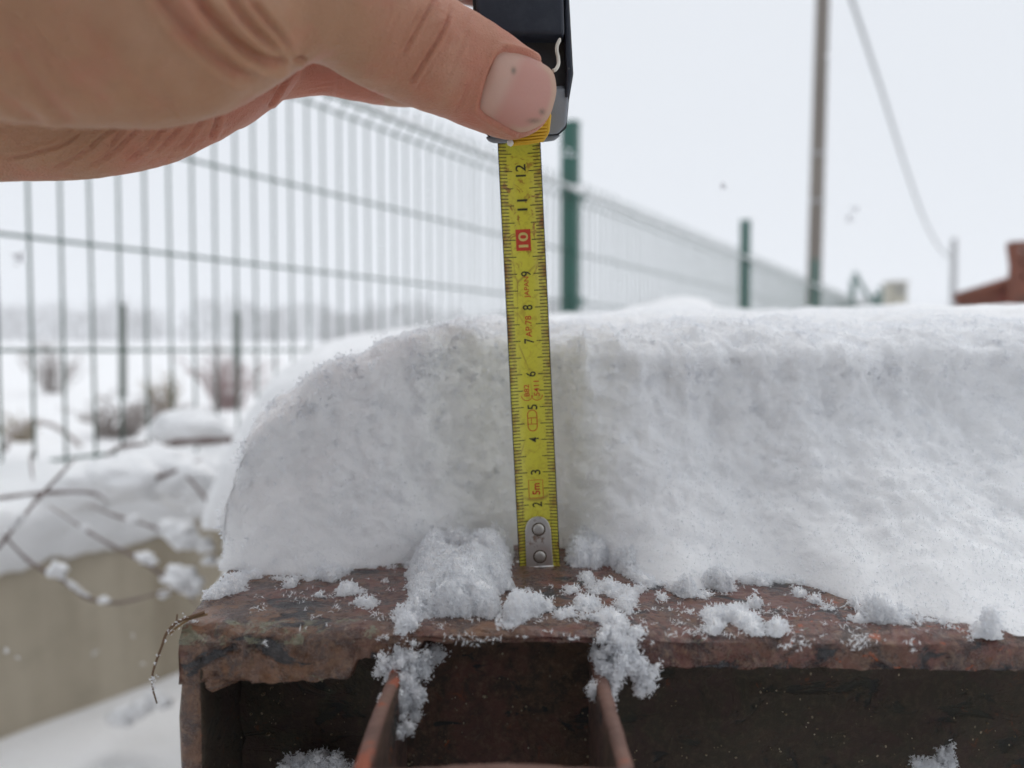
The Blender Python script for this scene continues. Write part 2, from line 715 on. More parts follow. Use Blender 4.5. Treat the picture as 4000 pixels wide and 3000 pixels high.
cab = cr([P(3240, -260, 9.7), P(3327, 0, 11.5), P(3395, 205, 13.4), P(3448, 368, 15.8), P(3500, 535, 18.5), P(3542, 666, 21.5),
          P(3605, 846, 27), P(3652, 940, 33), P(3691, 991, 38), P(3716, 1003, 40)], 6)
V, F = tube(cab, [0.022 + 0.0006 * p.y for p in cab], 8)
o = link('cable', mesh_py('cable', V, F), plain('cable_grey', (0.16, 0.17, 0.17), 0.7))
tag(o, 'grey overhead cable sagging down to the thin far pole', 'cable')

HY = 24
hut = empty('far_hut', (P(3517, 1368, HY).x, HY, UP_GROUND))
tag(hut, 'tiny blurred beige hut on the skyline beyond the end of the fence', 'hut')
a, b = P(3489, 1100, HY), P(3545, 1100, HY)
V, F = box(a.x, b.x, HY, HY + 0.6, UP_GROUND, a.z - 0.05)
link('wall', mesh_py('wall', V, F), plain('hut_render', (0.34, 0.31, 0.22), 0.9), hut)
V, F = box(a.x - 0.03, b.x + 0.03, HY - 0.04, HY + 0.64, a.z - 0.049, a.z + 0.02)
link('roof', mesh_py('roof', V, F), plain('hut_roof', (0.30, 0.28, 0.22), 0.9), hut)
V, F = box(a.x + 0.12, a.x + 0.32, HY - 0.02, HY - 0.003, a.z - 0.36, a.z - 0.16)
link('window', mesh_py('window', V, F), plain('hut_window', (0.08, 0.08, 0.08), 0.3), hut)

# rusty bracket plate of another machine at the right edge
def rust_red():
    t = NT('red_rust')
    a = t.noise(14, 5, 0.6)
    c = t.ramp(a, [(0.3, (0.09, 0.035, 0.022)), (0.55, (0.21, 0.065, 0.035)), (0.75, (0.26, 0.06, 0.05))])
    t.color(c)
    t.set(Roughness=0.7)
    t.bump(a, 0.4, 0.004)
    return t.m


M_RRED = rust_red()
mc = empty('rusty_plate_arm', P(4040, 1400, 1.6))
tag(mc, 'rusty red steel arm with an upright holed plate at the right edge', 'machine part')


def curve_plate(name, outer, holes, Y, thick, mat, parent):
    cu = bpy.data.curves.new(name, 'CURVE')
    cu.dimensions = '2D'
    cu.fill_mode = 'BOTH'
    cu.extrude = thick / 2
    cu.bevel_depth = 0.001
    for poly in [outer] + holes:
        sp = cu.splines.new('POLY')
        sp.points.add(len(poly) - 1)
        for pt, (px, py) in zip(sp.points, poly):
            q = P(px, py, Y)
            pt.co = (q.x, q.z, 0, 1)
        sp.use_cyclic_u = True
    tmp = bpy.data.objects.new('tmp', cu)
    me = bpy.data.meshes.new_from_object(tmp)
    bpy.data.objects.remove(tmp)
    bpy.data.curves.remove(cu)
    for v in me.vertices:
        x, y, z = v.co
        v.co = (x, Y + z, y)
    me.update()
    return link(name, me, mat, parent, smooth=False)


def ring(cx, cy, rx, ry, n=14, sk=0.0):
    return [(cx + rx * math.cos(2 * math.pi * k / n) + sk * math.sin(2 * math.pi * k / n), cy + ry * math.sin(2 * math.pi * k / n)) for k in range(n)]


curve_plate('upright_plate', [(3938, 958), (3946, 946), (4190, 935), (4230, 1400), (3955, 1400), (3940, 1150), (3950, 1040)],
            [ring(3988, 978, 12, 13), ring(3984, 1028, 8, 19, sk=3), ring(3986, 1084, 15, 16)], 1.6, 0.012, M_RRED, mc)
V, F = tube([P(3740, 1172, 1.66), P(3950, 1108, 1.65), P(4150, 1048, 1.64)], 0.016, 10)
V2, F2 = tube([P(3765, 1200, 1.66), P(4150, 1125, 1.65)], 0.020, 10)
link('brace_bar', mesh_py('brace_bar', V, F), M_RRED, mc)
link('lower_bar', mesh_py('lower_bar', V2, F2), M_RRED, mc)
V, F = box(P(3940, 1400, 1.62).x, P(4230, 1400, 1.62).x, 1.60, 1.66, 0.0, P(4000, 1395, 1.62).z)
link('stand', mesh_py('stand', V, F), M_RRED, mc)

# ------------------------------------------------------------------ weeds, shrubs and old posts behind the fence
M_TWIG = plain('dry_twig', (0.34, 0.30, 0.28), 0.85, var=0.35, scale=30)
M_TWIG_RED = plain('reddish_twig', (0.38, 0.28, 0.27), 0.85, var=0.3, scale=30)
M_GRASS = plain('dry_grass', (0.36, 0.30, 0.22), 0.85, var=0.3, scale=30)


def shrub(name, px, Y, wpx, py_top, nst, mat, label, cat, lean=0.0, thick=0.004, droop=0.25, group=None):
    base = P(px, 1368, Y)
    z0 = UP_GROUND + rise(Y)
    top = P(px, py_top, Y).z
    h = top - z0
    hw = wpx / FPX * Y / 2
    root = empty(name, (base.x, Y, z0))
    tag(root, label, cat, group)
    parts = []
    for k in range(nst):
        a = random.uniform(0, 6.283)
        r0 = hw * 0.25 * random.random()
        sx, sy = math.cos(a), math.sin(a)
        hh = h * random.uniform(0.55, 1.05)
        out = hw * random.uniform(0.2, 1.0)
        pts = []
        for q in range(6):
            f = q / 5
            pts.append(Vector((base.x + sx * (r0 + out * f ** 1.5) + lean * f * hw, Y + 0.6 * sy * (r0 + out * f ** 1.5),
                               z0 - 0.03 + hh * (f - droop * f * f * (out / hw)))) + Vector((random.uniform(-1, 1), random.uniform(-1, 1), random.uniform(-1, 1))) * hw * 0.05)
        rad = [thick * (1 - 0.8 * q / 5) for q in range(6)]
        parts.append(tube(pts, rad, 4, cap=False))
        for b in range(4):                                   # side twigs
            q = random.randint(2, 4)
            d = Vector((random.uniform(-1, 1), random.uniform(-1, 1), random.uniform(0, 1))).normalized() * hh * random.uniform(0.12, 0.3)
            parts.append(tube([pts[q], pts[q] + d * 0.6, pts[q] + d + Vector((0, 0, -0.1 * d.length))], [thick * 0.5, thick * 0.35, thick * 0.15], 4, cap=False))
    V, F = join_arrays(parts)
    link('stems', mesh_np('stems', V, F), mat, root)
    return root


shrub('dry_shrub', 880, 3.6, 420, 1290, 40, M_TWIG_RED, 'reddish brown leafless shrub around the dark old post behind the fence', 'shrub', thick=0.005)
shrub('dry_shrub', 430, 2.5, 560, 1440, 55, M_TWIG, 'sprawling brown bare shrub in the snow behind the fence, left of the frame centre', 'shrub', lean=0.4, thick=0.004, droop=0.5)
shrub('dry_shrub', 640, 3.2, 200, 1400, 26, M_GRASS, 'pale tawny tuft of dry stalks behind the fence', 'dry grass', thick=0.005, droop=0.1)
shrub('dry_shrub', 210, 4.6, 330, 1260, 40, M_TWIG, 'faint tall bare bush standing alone on the left of the field', 'shrub', thick=0.004)
shrub('dry_shrub', 90, 2.3, 260, 1530, 36, M_GRASS, 'low withered bush at the far left behind the fence', 'shrub', lean=-0.3, thick=0.003, droop=0.5)
shrub('dry_shrub', 760, 2.1, 330, 1520, 40, M_TWIG, 'low tangle of grey twigs just behind the fence beside the snow mound', 'shrub', thick=0.003, droop=0.5)


def old_post(px, py0, py1, Y, w, label):
    a, b = P(px, py0, Y), P(px, py1, Y)
    r = empty('old_post', (b.x, Y, b.z))
    tag(r, label, 'post')
    V, F = tube([b, (a + b) / 2, a], [w, w * 0.95, w * 0.85], 10)
    link('shaft', mesh_py('shaft', V, F), plain('old_post_wood', (0.13, 0.14, 0.12), 0.8), r)
    V, F = tube([a, a + Vector((0, 0, w * 0.5))], [w * 0.8, w * 0.3], 10)
    link('top', mesh_py('top', V, F), plain('old_post_top', (0.07, 0.07, 0.06), 0.8), r)


old_post(480, 1195, 1560, 4.2, 0.020, 'thin dark old post behind the fence, above the sprawling brown shrub')
old_post(926, 1222, 1600, 3.8, 0.020, 'dark weathered post behind the fence, inside the reddish shrub')
# loops of old wire / hose lying in the snow behind the fence on the left
hp = cr([P(20, 1760, 1.75), P(45, 1690, 1.8), P(110, 1655, 1.95), P(200, 1660, 2.05), P(290, 1720, 2.0), P(350, 1790, 1.9)], 6)
V, F = tube(hp, 0.006, 6)
o = link('bent_stalk', mesh_py('bent_stalk', V, F), M_TWIG)
tag(o, 'thin bent stalk arching over the snow behind the fence at far left', 'stalk')

# ------------------------------------------------------------------ snowy bramble in front of the wall
bramble = empty('bramble', P(-60, 2500, 0.62))
tag(bramble, 'arching brown bramble stems with snow on them in front of the wall', 'bramble')
M_BR = plain('bramble_bark', (0.17, 0.125, 0.115), 0.8, var=0.3, scale=90)
STEMS = [
    ([(-120, 1930, .62), (0, 2073, .62), (93, 2174, .63), (169, 2229, .63), (245, 2267, .64), (338, 2334, .65), (439, 2355, .66), (523, 2343, .67), (625, 2317, .68), (760, 2300, .70)], 0.0022),
    ([(-60, 2215, .64), (0, 2132, .64), (67, 2047, .64), (143, 1954, .66), (236, 1853, .68), (300, 1790, .70)], 0.0026),
    ([(190, 1975, .745), (312, 2056, .74), (422, 2123, .73), (523, 2174, .72), (625, 2241, .72), (726, 2317, .72), (800, 2400, .72)], 0.0024),
    ([(330, 1965, .82), (447, 2013, .80), (591, 2056, .80), (726, 2115, .79), (861, 2165, .79)], 0.0026),
    ([(-80, 1955, .86), (0, 1946, .86), (169, 1925, .86), (354, 1925, .87), (420, 1960, .88)], 0.0038),
    ([(400, 1905, .90), (439, 1895, .90), (591, 1870, .90), (717, 1828, .92), (790, 1790, .94)], 0.0042),
    ([(650, 1780, .98), (709, 1794, .98), (886, 1836, .98), (960, 1856, .98)], 0.0045),
    ([(640, 1738, .98), (675, 1731, .98), (790, 1722, .98), (895, 1718, .98), (940, 1716, .98)], 0.0075),
    ([(400, 1790, .95), (470, 1745, .96), (560, 1735, .98), (640, 1745, 1.0)], 0.0045),
    ([(700, 1830, .92), (790, 1930, .9), (850, 2040, .88)], 0.003),
    ([(130, 1880, .8), (120, 1800, .82), (135, 1740, .84)], 0.002),
]
for pts, r in STEMS:
    path = cr([P(*p) for p in pts], 5)
    rr = [r * 0.6 * min(1.0, 0.25 + 3.0 * k / len(path), 0.25 + 3.0 * (len(path) - 1 - k) / len(path)) * (1.0 + 0.15 * math.sin(k * 1.3)) for k in range(len(path))]
    V, F = tube(path, rr, 7)
    link('stem', mesh_py('stem', V, F), M_BR, bramble)


def lumps(name, spots, label, mat, sub=3, flat=0.8, amp=0.35, cat='snow'):
    """one snow mass per spot (px, py, Y, radius m), joined: too ragged to count"""
    parts = []
    for (px, py, Y, r) in spots:
        bm = bmesh.new()
        bmesh.ops.create_icosphere(bm, subdivisions=sub, radius=1.0)
        c = P(px, py, Y)
        V = np.array([v.co for v in bm.verts])
        F = np.array([[v.index for v in f.verts] for f in bm.faces])
        bm.free()
        s = 1 + amp * fbm(V * 1.6 + np.array(c) * 91, 3)
        parts.append((np.array(c) + V * s[:, None] * r * np.array([1.15, 0.9, flat]), F))
    V, F = join_arrays(parts)
    o = link(name, mesh_np(name, V, F), mat)
    tag(o, label, cat, kind='stuff')
    return o


tw = [(225, 2222, .632, .0062), (205, 2236, .632, .0045), (240, 2248, .634, .0035), (405, 2343, .656, .0035), (565, 2176, .718, .006), (592, 2194, .718, .004), (545, 2170, .718, .0035),
      (700, 2250, .72, .010), (724, 2272, .72, .011), (745, 2300, .72, .008), (690, 2080, .79, .012), (735, 2105, .79, .011), (712, 2062, .79, .008), (662, 2262, .72, .006),
      (660, 2055, .795, .008), (800, 2128, .79, .008), (520, 2030, .80, .006), (820, 2190, .785, .006), (640, 2320, .685, .004)]
for pts, r in STEMS[:4]:
    path = cr([P(*p) for p in pts], 9)
    for k in range(6, len(path) - 4):
        if noise3(np.array([path[k].x * 45, path[k].y * 9, path[k].z * 45])) > 0.38:
            q = proj([path[k] + Vector((0, 0, r * 0.75))])[0]
            tw.append((q[0], q[1], path[k].y, r * random.uniform(0.7, 1.3)))
lumps('twig_snow', tw, 'small lumps of snow clinging to the bramble stems before the wall', M_SNOW_FAR, sub=3, amp=0.75)
lumps('snow_heap', [(740, 1660, 1.06, .040), (690, 1690, 1.06, .03), (800, 1690, 1.08, .034), (600, 1830, .95, .045), (500, 1870, .93, .050), (380, 1900, .93, .045),
                    (680, 1860, .95, .05), (780, 1880, .97, .06), (300, 1930, .93, .04), (860, 1930, .97, .05), (560, 1780, .98, .028)],
      'rounded blurred heaps of snow on the stems over the wall top', M_SNOW_FAR, sub=4, flat=0.55, amp=0.2)
lumps('fallen_snow', [(490, 2790, .98, .018), (560, 2760, .98, .013), (600, 2725, .99, .012), (640, 2745, .98, .01)],
      'few crumbs of snow fallen at the foot of the concrete wall', M_SNOW_FAR)

# ================================================================== the rusty steel beam
ZB = ZC - 0.0663          # top of the beam


def rust_mat(name, dark=0.0, lichen=0.5, specks=0.3):
    t = NT(name)
    big = t.noise(30, 5, 0.6)
    mid = t.noise(120, 7, 0.68, dist=0.7)
    fine = t.noise(620, 6, 0.75)
    pat = t.noise(85, 6, 0.6, t.mapping((0.7, 1, 1.3), loc=(3.1, 1.7, 0.4)), dist=1.2)
    org = t.noise(210, 6, 0.65, t.mapping(loc=(7.7, 2.2, 5.0)), dist=0.8)
    orb = t.noise(22, 2, 0.5, t.mapping(loc=(2.7, 5.2, 1.0)))
    lic = t.noise(130, 7, 0.7, t.mapping(loc=(1.3, 8.2, 2.0)), dist=0.9)
    c = t.ramp(big, [(0.30, (0.082, 0.031, 0.025)), (0.45, (0.18, 0.064, 0.048)), (0.55, (0.15, 0.070, 0.040)), (0.66, (0.24, 0.112, 0.052)), (0.78, (0.16, 0.064, 0.048))])
    c = t.mix(t.ramp(mid, [(0.44, 0.0), (0.60, 0.85)]), c, (0.050, 0.030, 0.028))
    c = t.mix(t.ramp(fine, [(0.50, 0.0), (0.68, 0.7)]), c, (0.30, 0.185, 0.11))
    c = t.mix(t.ramp(fine, [(0.30, 0.7), (0.42, 0.0)]), c, (0.030, 0.020, 0.018))
    c = t.mix(t.ramp(pat, [(0.575, 0.0), (0.62, 0.92)]), c, (0.020, 0.023, 0.028))
    om = t.math('MULTIPLY', t.ramp(org, [(0.60, 0.0), (0.66, 0.9)]), t.ramp(orb, [(0.48, 0.0), (0.58, 1.0)]))
    c = t.mix(om, c, (0.40, 0.085, 0.02))
    if lichen:
        c = t.mix(t.ramp(lic, [(0.67 - 0.12 * lichen, 0.0), (0.72 - 0.12 * lichen, 0.85)]), c, t.mix(fine, (0.12, 0.125, 0.06), (0.34, 0.33, 0.24)))
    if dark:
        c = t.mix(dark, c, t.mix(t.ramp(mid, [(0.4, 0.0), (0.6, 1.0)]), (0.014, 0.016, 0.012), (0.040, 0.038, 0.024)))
    if specks:
        v = t.vor(360, t.mapping((1, 1, 0.8)))
        wob = t.math('ADD', v, t.math('MULTIPLY', t.math('SUBTRACT', fine, 0.5), 0.35))
        sp = t.noise(75, 3, 0.5, t.mapping(loc=(4, 4, 1)))
        k = t.math('MULTIPLY', t.ramp(wob, [(0.06, 1.0), (0.13, 0.0)]), t.ramp(sp, [(0.50, 0.0), (0.62, 1.0)]))
        c = t.mix(t.math('MULTIPLY', k, specks), c, (0.36, 0.29, 0.19))
    t.color(c)
    wet = t.ramp(mid, [(0.35, 0.45), (0.55, 0.18), (0.7, 0.40)])
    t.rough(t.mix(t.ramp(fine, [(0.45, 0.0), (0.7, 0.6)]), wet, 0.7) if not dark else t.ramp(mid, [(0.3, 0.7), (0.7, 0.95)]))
    h = t.math('ADD', t.math('MULTIPLY', fine, 0.6), t.math('ADD', mid, t.math('MULTIPLY', t.ramp(pat, [(0.55, 1.0), (0.64, 0.0)]), 0.5)))
    h = t.math('ADD', h, t.math('MULTIPLY', t.ramp(lic, [(0.6, 0.0), (0.7, 1.0)]), 0.3))
    t.bump(h, 0.9, 0.0016)
    if not dark:
        t.b.inputs['Coat Weight'].default_value = 0.3          # wet film
        t.b.inputs['Coat Roughness'].default_value = 0.18
    return t.m


M_RUST = rust_mat('rusty_steel', 0.0, 0.3, 0.15)
M_RUST_LICHEN = rust_mat('rusty_steel_lichen', 0.0, 1.35, 0.3)
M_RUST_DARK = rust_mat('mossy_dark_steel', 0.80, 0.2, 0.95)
M_RUST_BROWN = rust_mat('dark_brown_steel', 0.42, 0.1, 0.95)

beam = empty('steel_beam', (-0.076, 0.30, 0.0))
tag(beam, 'rusty steel channel beam under the snow with a stake pocket on its front', 'steel beam')

XL, XR = -0.0790, 0.60


def beam_top():
    xs = np.concatenate([np.arange(XL, 0.17, 0.0007), np.linspace(0.172, XR, 60)])
    # profile parameter -> (kind, value)
    nt, nc, nf = 90, 12, 16
    yb = np.concatenate([np.linspace(0.56, 0.26, 12), np.linspace(0.2595, 0.0, nt)])   # second part scaled per column
    V = []
    for x in xs:
        yf = float(np.interp(x, [-0.08, -0.03, 0.12, 0.6], [0.1800, 0.1795, 0.1752, 0.1752]))
        ych = yf + float(np.interp(x, [-0.08, -0.05, -0.03, 0.02, 0.04, 0.6], [0.0060, 0.0058, 0.0030, 0.0028, 0.0052, 0.0055]))
        zch = float(np.interp(x, [-0.08, -0.05, -0.03, 0.02, 0.04, 0.6], [0.0030, 0.0028, 0.0010, 0.0008, 0.0020, 0.0020]))
        lip = float(np.interp(x, [-0.08, -0.052, -0.0385, -0.0368, -0.030, -0.0222, -0.0212, 0.0198, 0.0210, 0.030, 0.6],
                              [0.0128, 0.0126, 0.0108, 0.0066, 0.0058, 0.0042, 0.0021, 0.0021, 0.0062, 0.0076, 0.0078]))
        lip += 0.00028 * float(fbm(np.array([x * 180, 3.3, 0.1]), 3))
        lip = max(lip, zch + 0.0006)
        col = [(y, 0.0) for y in np.linspace(0.56, 0.26, 12)]
        col += [(y, 0.0) for y in np.linspace(0.258, ych, nt)]
        for k in range(1, nc + 1):                       # rounded, worn shoulder
            a = k / nc
            col.append((ych + (yf - ych) * a, -zch * a ** 1.9))
        for k in range(1, nf + 1):
            a = k / nf
            col.append((yf + 0.0004 * math.sin(a * 3.1), -zch - (lip - zch) * a))
        col.append((yf + 0.0025, -lip - 0.0001))
        col.append((yf + 0.012, -lip + 0.0004))
        col.append((0.56, -lip + 0.0004))
        # left end of the plate recedes a little to the left going back
        V.append([(x - (0.0065 * (y - 0.18) / 0.05 if x < -0.06 else 0) * (1 if x < -0.0785 else max(0, (-0.06 - x) / 0.0185)), y, ZB + z) for (y, z) in col])
    V = np.array(V)
    nu, nv = V.shape[:2]
    V = V.reshape(-1, 3)
    F = grid_faces(nu, nv)
    n = vnormals(V, F)
    near = np.clip((0.30 - V[:, 1]) / 0.04, 0, 1) * (V[:, 0] < 0.17)
    front = np.clip((0.190 - V[:, 1]) / 0.006, 0, 1)
    d = (0.00035 * fbm(V * 120, 4) + 0.00022 * fbm(V * 420, 3))
    d += front * (0.00035 * fbm(V * np.array([80, 160, 160]) + 5, 4) + 0.00022 * fbm(V * 350, 3))
    left = np.clip((-0.042 - V[:, 0]) / 0.01, 0, 1)
    d += front * left * 0.0011 * np.abs(fbm(V * np.array([130, 190, 190]) + 9, 4))
    # pits with scale flaked off along the front shoulder
    pit = np.clip(fbm(V * np.array([75, 130, 130]) + 31, 2) - 0.25, 0, 1)
    d -= front * pit * 0.0012
    V = V + n * (d * near)[:, None]
    # close the left end
    ends = [np.arange(nv)]
    me = mesh_np('top_flange', V, F)
    bm = bmesh.new()
    bm.from_mesh(me)
    bm.verts.ensure_lookup_table()
    bm.faces.new([bm.verts[i] for i in range(nv)])
    bmesh.ops.triangulate(bm, faces=[f for f in bm.faces if len(f.verts) > 4])
    bmesh.ops.recalc_face_normals(bm, faces=bm.faces)
    bm.to_mesh(me)
    bm.free()
    return me


o = link('top_flange', beam_top(), M_RUST, beam)
# faces of the left third of the shoulder carry lichen
o.data.materials.append(M_RUST_LICHEN)
cen = np.zeros(len(o.data.polygons) * 3)
o.data.polygons.foreach_get('center', cen)
cen = cen.reshape(-1, 3)
jit = 0.004 * noise3(cen * 260)
idx = ((cen[:, 0] < -0.040 + 3 * jit) & (cen[:, 1] < 0.1875 + 0.3 * jit) & (cen[:, 1] > 0.1765) & (cen[:, 2] > ZB - 0.0036)).astype(np.int32)
o.data.polygons.foreach_set('material_index', idx)


def rough_plate(name, x0, x1, y0, y1, z0, z1, mat, step=0.0015, amp=0.0005, bev=0.0015, parent=beam):
    """a box with bevelled, worn, uneven surface"""
    V, F = box(x0, x1, y0, y1, z0, z1)
    me = mesh_py(name, V, F)
    bevel_mesh(me, bev, 3)
    bm = bmesh.new()
    bm.from_mesh(me)
    for _ in range(6):
        long = [e for e in bm.edges if e.calc_length() > step * 2.2]
        if not long or len(bm.verts) > 26000: break
        bmesh.ops.subdivide_edges(bm, edges=long, cuts=1, use_grid_fill=True)
    bmesh.ops.triangulate(bm, faces=[f for f in bm.faces if len(f.verts) > 4])
    bm.normal_update()
    co = np.array([v.co for v in bm.verts])
    no = np.array([v.normal for v in bm.verts])
    co2 = co + no * (amp * fbm(co * 160, 4) + 0.5 * amp * fbm(co * 500, 2))[:, None]
    for v, q in zip(bm.verts, co2): v.co = q
    bm.to_mesh(me)
    bm.free()
    return link(name, me, mat, parent)


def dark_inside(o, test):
    """give the inner faces that pass the test the dark steel"""
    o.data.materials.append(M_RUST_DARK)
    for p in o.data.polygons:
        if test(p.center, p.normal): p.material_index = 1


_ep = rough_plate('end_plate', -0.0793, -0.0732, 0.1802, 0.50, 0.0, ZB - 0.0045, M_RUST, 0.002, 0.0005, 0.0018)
dark_inside(_ep, lambda c, n: n.x > 0.6)  # inner side of the plate set darker than its front
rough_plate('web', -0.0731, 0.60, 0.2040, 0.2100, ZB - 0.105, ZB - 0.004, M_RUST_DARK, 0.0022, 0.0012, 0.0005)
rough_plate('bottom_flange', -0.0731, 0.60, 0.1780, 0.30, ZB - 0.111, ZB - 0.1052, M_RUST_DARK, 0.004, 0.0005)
rough_plate('pocket_back', -0.0288, 0.0225, 0.1862, 0.2030, ZB - 0.100, ZB - 0.0026, M_RUST_BROWN, 0.0013, 0.0005, 0.0006)
rough_plate('foot', 0.42, 0.50, 0.22, 0.30, 0.0, ZB - 0.1112, M_RUST_DARK, 0.01, 0.0004)
# weld fillet at the inner top left corner
V, F = tube([Vector((-0.0728, 0.1815, ZB - 0.0128)), Vector((-0.0715, 0.1815, ZB - 0.0128)), Vector((-0.0660, 0.183, ZB - 0.0126))], [0.0016, 0.0026, 0.001], 8)
link('weld', mesh_py('weld', V, F), M_RUST, beam)


# crumbs of soil and lichen stuck to the sheltered faces
def grit():
    pts = []
    for k in range(620):
        px, py = random.uniform(780, 4000), random.uniform(2540, 3000)
        if 1440 < px < 2390:
            Y = 0.1858
        else:
            Y = 0.2030
            if py < 2660: continue
        if noise3(np.array([px * 0.006, py * 0.009, 3.0])) < 0.08: continue
        pts.append(np.array(P(px, py, Y)))
    pts = np.array(pts)
    V, F = ico(1)
    r = rng.uniform(0.00008, 0.00034, len(pts)) * np.where(rng.random(len(pts)) < 0.08, 2.0, 1.0)
    sc = rng.uniform(0.5, 1.5, (len(pts), 1, 3))
    AV = (pts[:, None, :] + V[None] * r[:, None, None] * sc).reshape(-1, 3)
    AF = (F[None] + (np.arange(len(pts)) * len(V))[:, None, None]).reshape(-1, 3)
    t = NT('grit')
    n = t.noise(900, 2)
    t.color(t.ramp(n, [(0.35, (0.08, 0.06, 0.035)), (0.5, (0.19, 0.145, 0.09)), (0.68, (0.42, 0.37, 0.27))]))
    t.set(Roughness=0.9)
    o = link('grit', mesh_np('grit', AV, AF), t.m, beam)
    o['kind'] = 'stuff'


def stake_pocket():
    """flat bar bent into a U, open upwards, welded to the beam"""
    T = 0.0031
    yb, yf, r = 0.186, 0.1322, 0.0035
    xl, xr = -0.0287, 0.0219
    out = []
    def arc(cx, cy, rr, a0, a1, n=6):
        return [(cx + rr * math.cos(a), cy + rr * math.sin(a)) for a in np.linspace(a0, a1, n)]
    outer = [(xl, y) for y in np.linspace(yb, yf + r, 40)] + arc(xl + r, yf + r, r, math.pi, 1.5 * math.pi)[1:] + \
            [(x, yf) for x in np.linspace(xl + r, xr - r, 40)][1:] + arc(xr - r, yf + r, r, 1.5 * math.pi, 2 * math.pi)[1:] + \
            [(xr, y) for y in np.linspace(yf + r, yb, 40)][1:]
    pts = np.array(outer)
    tang = np.gradient(pts, axis=0)
    tang /= np.linalg.norm(tang, axis=1)[:, None]
    nin = np.stack([-tang[:, 1], tang[:, 0]], 1)
    inner = pts + nin * T
    zt, zl = ZB - 0.0078, ZB - 0.062
    V, nv = [], 0
    for k in range(len(pts)):
        m = pts[k] * 0.5 + inner[k] * 0.5
        zz = zt - 0.0005 * math.sin(k * 0.17)
        sec = [(*pts[k], zl)] + [(*pts[k], z) for z in np.linspace(zl + 0.004, zz - 0.0008, 12)] + \
              [(*(pts[k] * 0.8 + inner[k] * 0.2), zz), (*m, zz + 0.0001), (*(pts[k] * 0.2 + inner[k] * 0.8), zz)] + \
              [(*inner[k], z) for z in np.linspace(zz - 0.0008, zl + 0.004, 12)] + [(*inner[k], zl)]
        nv = len(sec)
        V += sec
    V = np.array(V)
    F = grid_faces(len(pts), nv, wrap_v=True)
    n = vnormals(V, F)
    V = V + n * (0.00018 * fbm(V * 260, 4))[:, None]
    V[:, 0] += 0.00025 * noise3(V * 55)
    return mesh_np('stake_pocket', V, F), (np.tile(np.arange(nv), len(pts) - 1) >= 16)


t = NT('worn_pocket_edge')
a_ = t.noise(90, 5, 0.6)
o_ = t.noise(140, 3, 0.5, t.mapping(loc=(2, 9, 4)))
c_ = t.ramp(a_, [(0.3, (0.09, 0.045, 0.034)), (0.6, (0.18, 0.095, 0.072)), (0.8, (0.14, 0.09, 0.05))])
c_ = t.mix(t.ramp(o_, [(0.60, 0.0), (0.68, 0.8)]), c_, (0.33, 0.075, 0.03))
t.color(c_)
t.set(Roughness=0.65)
t.bump(t.noise(600, 4), 0.5, 0.0006)
pm, inn = stake_pocket()
o = link('stake_pocket', pm, t.m, beam)
grit()
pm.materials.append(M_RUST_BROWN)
pm.polygons.foreach_set('material_index', inn.astype(np.int32))  # inner side of the bent bar takes the darker brown

# ================================================================== snow on the beam
def diamonds(C, size, K=3, ar=0.28, nrm=None, up=0.0):
    """K crossing thin rhombic ice blades at every centre -> V, F(quads)"""
    n = len(C)
    C = np.repeat(C, K, axis=0)
    s = np.repeat(size, K) * rng.uniform(0.55, 1.1, n * K)
    d = rng.normal(size=(n * K, 3))
    if nrm is not None:
        d += np.repeat(nrm, K, axis=0) * up
    d /= np.linalg.norm(d, axis=1)[:, None]
    e = rng.normal(size=(n * K, 3))
    e -= d * np.sum(e * d, 1)[:, None]
    e /= np.linalg.norm(e, axis=1)[:, None]
    w = (s * ar * rng.uniform(0.6, 1.4, n * K))[:, None]
    s = s[:, None]
    sh = rng.uniform(-0.25, 0.25, (n * K, 1))
    V = np.stack([C - d * s * 0.5, C + d * s * sh + e * w * 0.5, C + d * s * 0.5, C + d * s * sh - e * w * 0.5], 1).reshape(-1, 3)
    F = np.arange(len(V)).reshape(-1, 4)
    return V, F


def scatter(V, F, count, weight=None):
    """random points on quads/tris with vertex normals"""
    n = vnormals(V, F)
    a, b, c = V[F[:, 0]], V[F[:, 1]], V[F[:, 2]]
    ar = np.linalg.norm(np.cross(b - a, c - a), axis=1)
    if weight is not None:
        ar = ar * weight
    k = rng.choice(len(F), count, p=ar / ar.sum())
    if F.shape[1] == 4:
        u, v = rng.random((count, 1)), rng.random((count, 1))
        q = F[k]
        mixv = lambda A: (A[q[:, 0]] * (1 - u) * (1 - v) + A[q[:, 1]] * u * (1 - v) + A[q[:, 2]] * u * v + A[q[:, 3]] * (1 - u) * v)
    else:
        u, v = rng.random((count, 1)), rng.random((count, 1))
        fl = (u + v) > 1
        u, v = np.where(fl, 1 - u, u), np.where(fl, 1 - v, v)
        q = F[k]
        mixv = lambda A: A[q[:, 0]] * (1 - u - v) + A[q[:, 1]] * u + A[q[:, 2]] * v
    p, nn = mixv(V), mixv(n)
    nn /= np.maximum(np.linalg.norm(nn, axis=1), 1e-9)[:, None]
    return p, nn


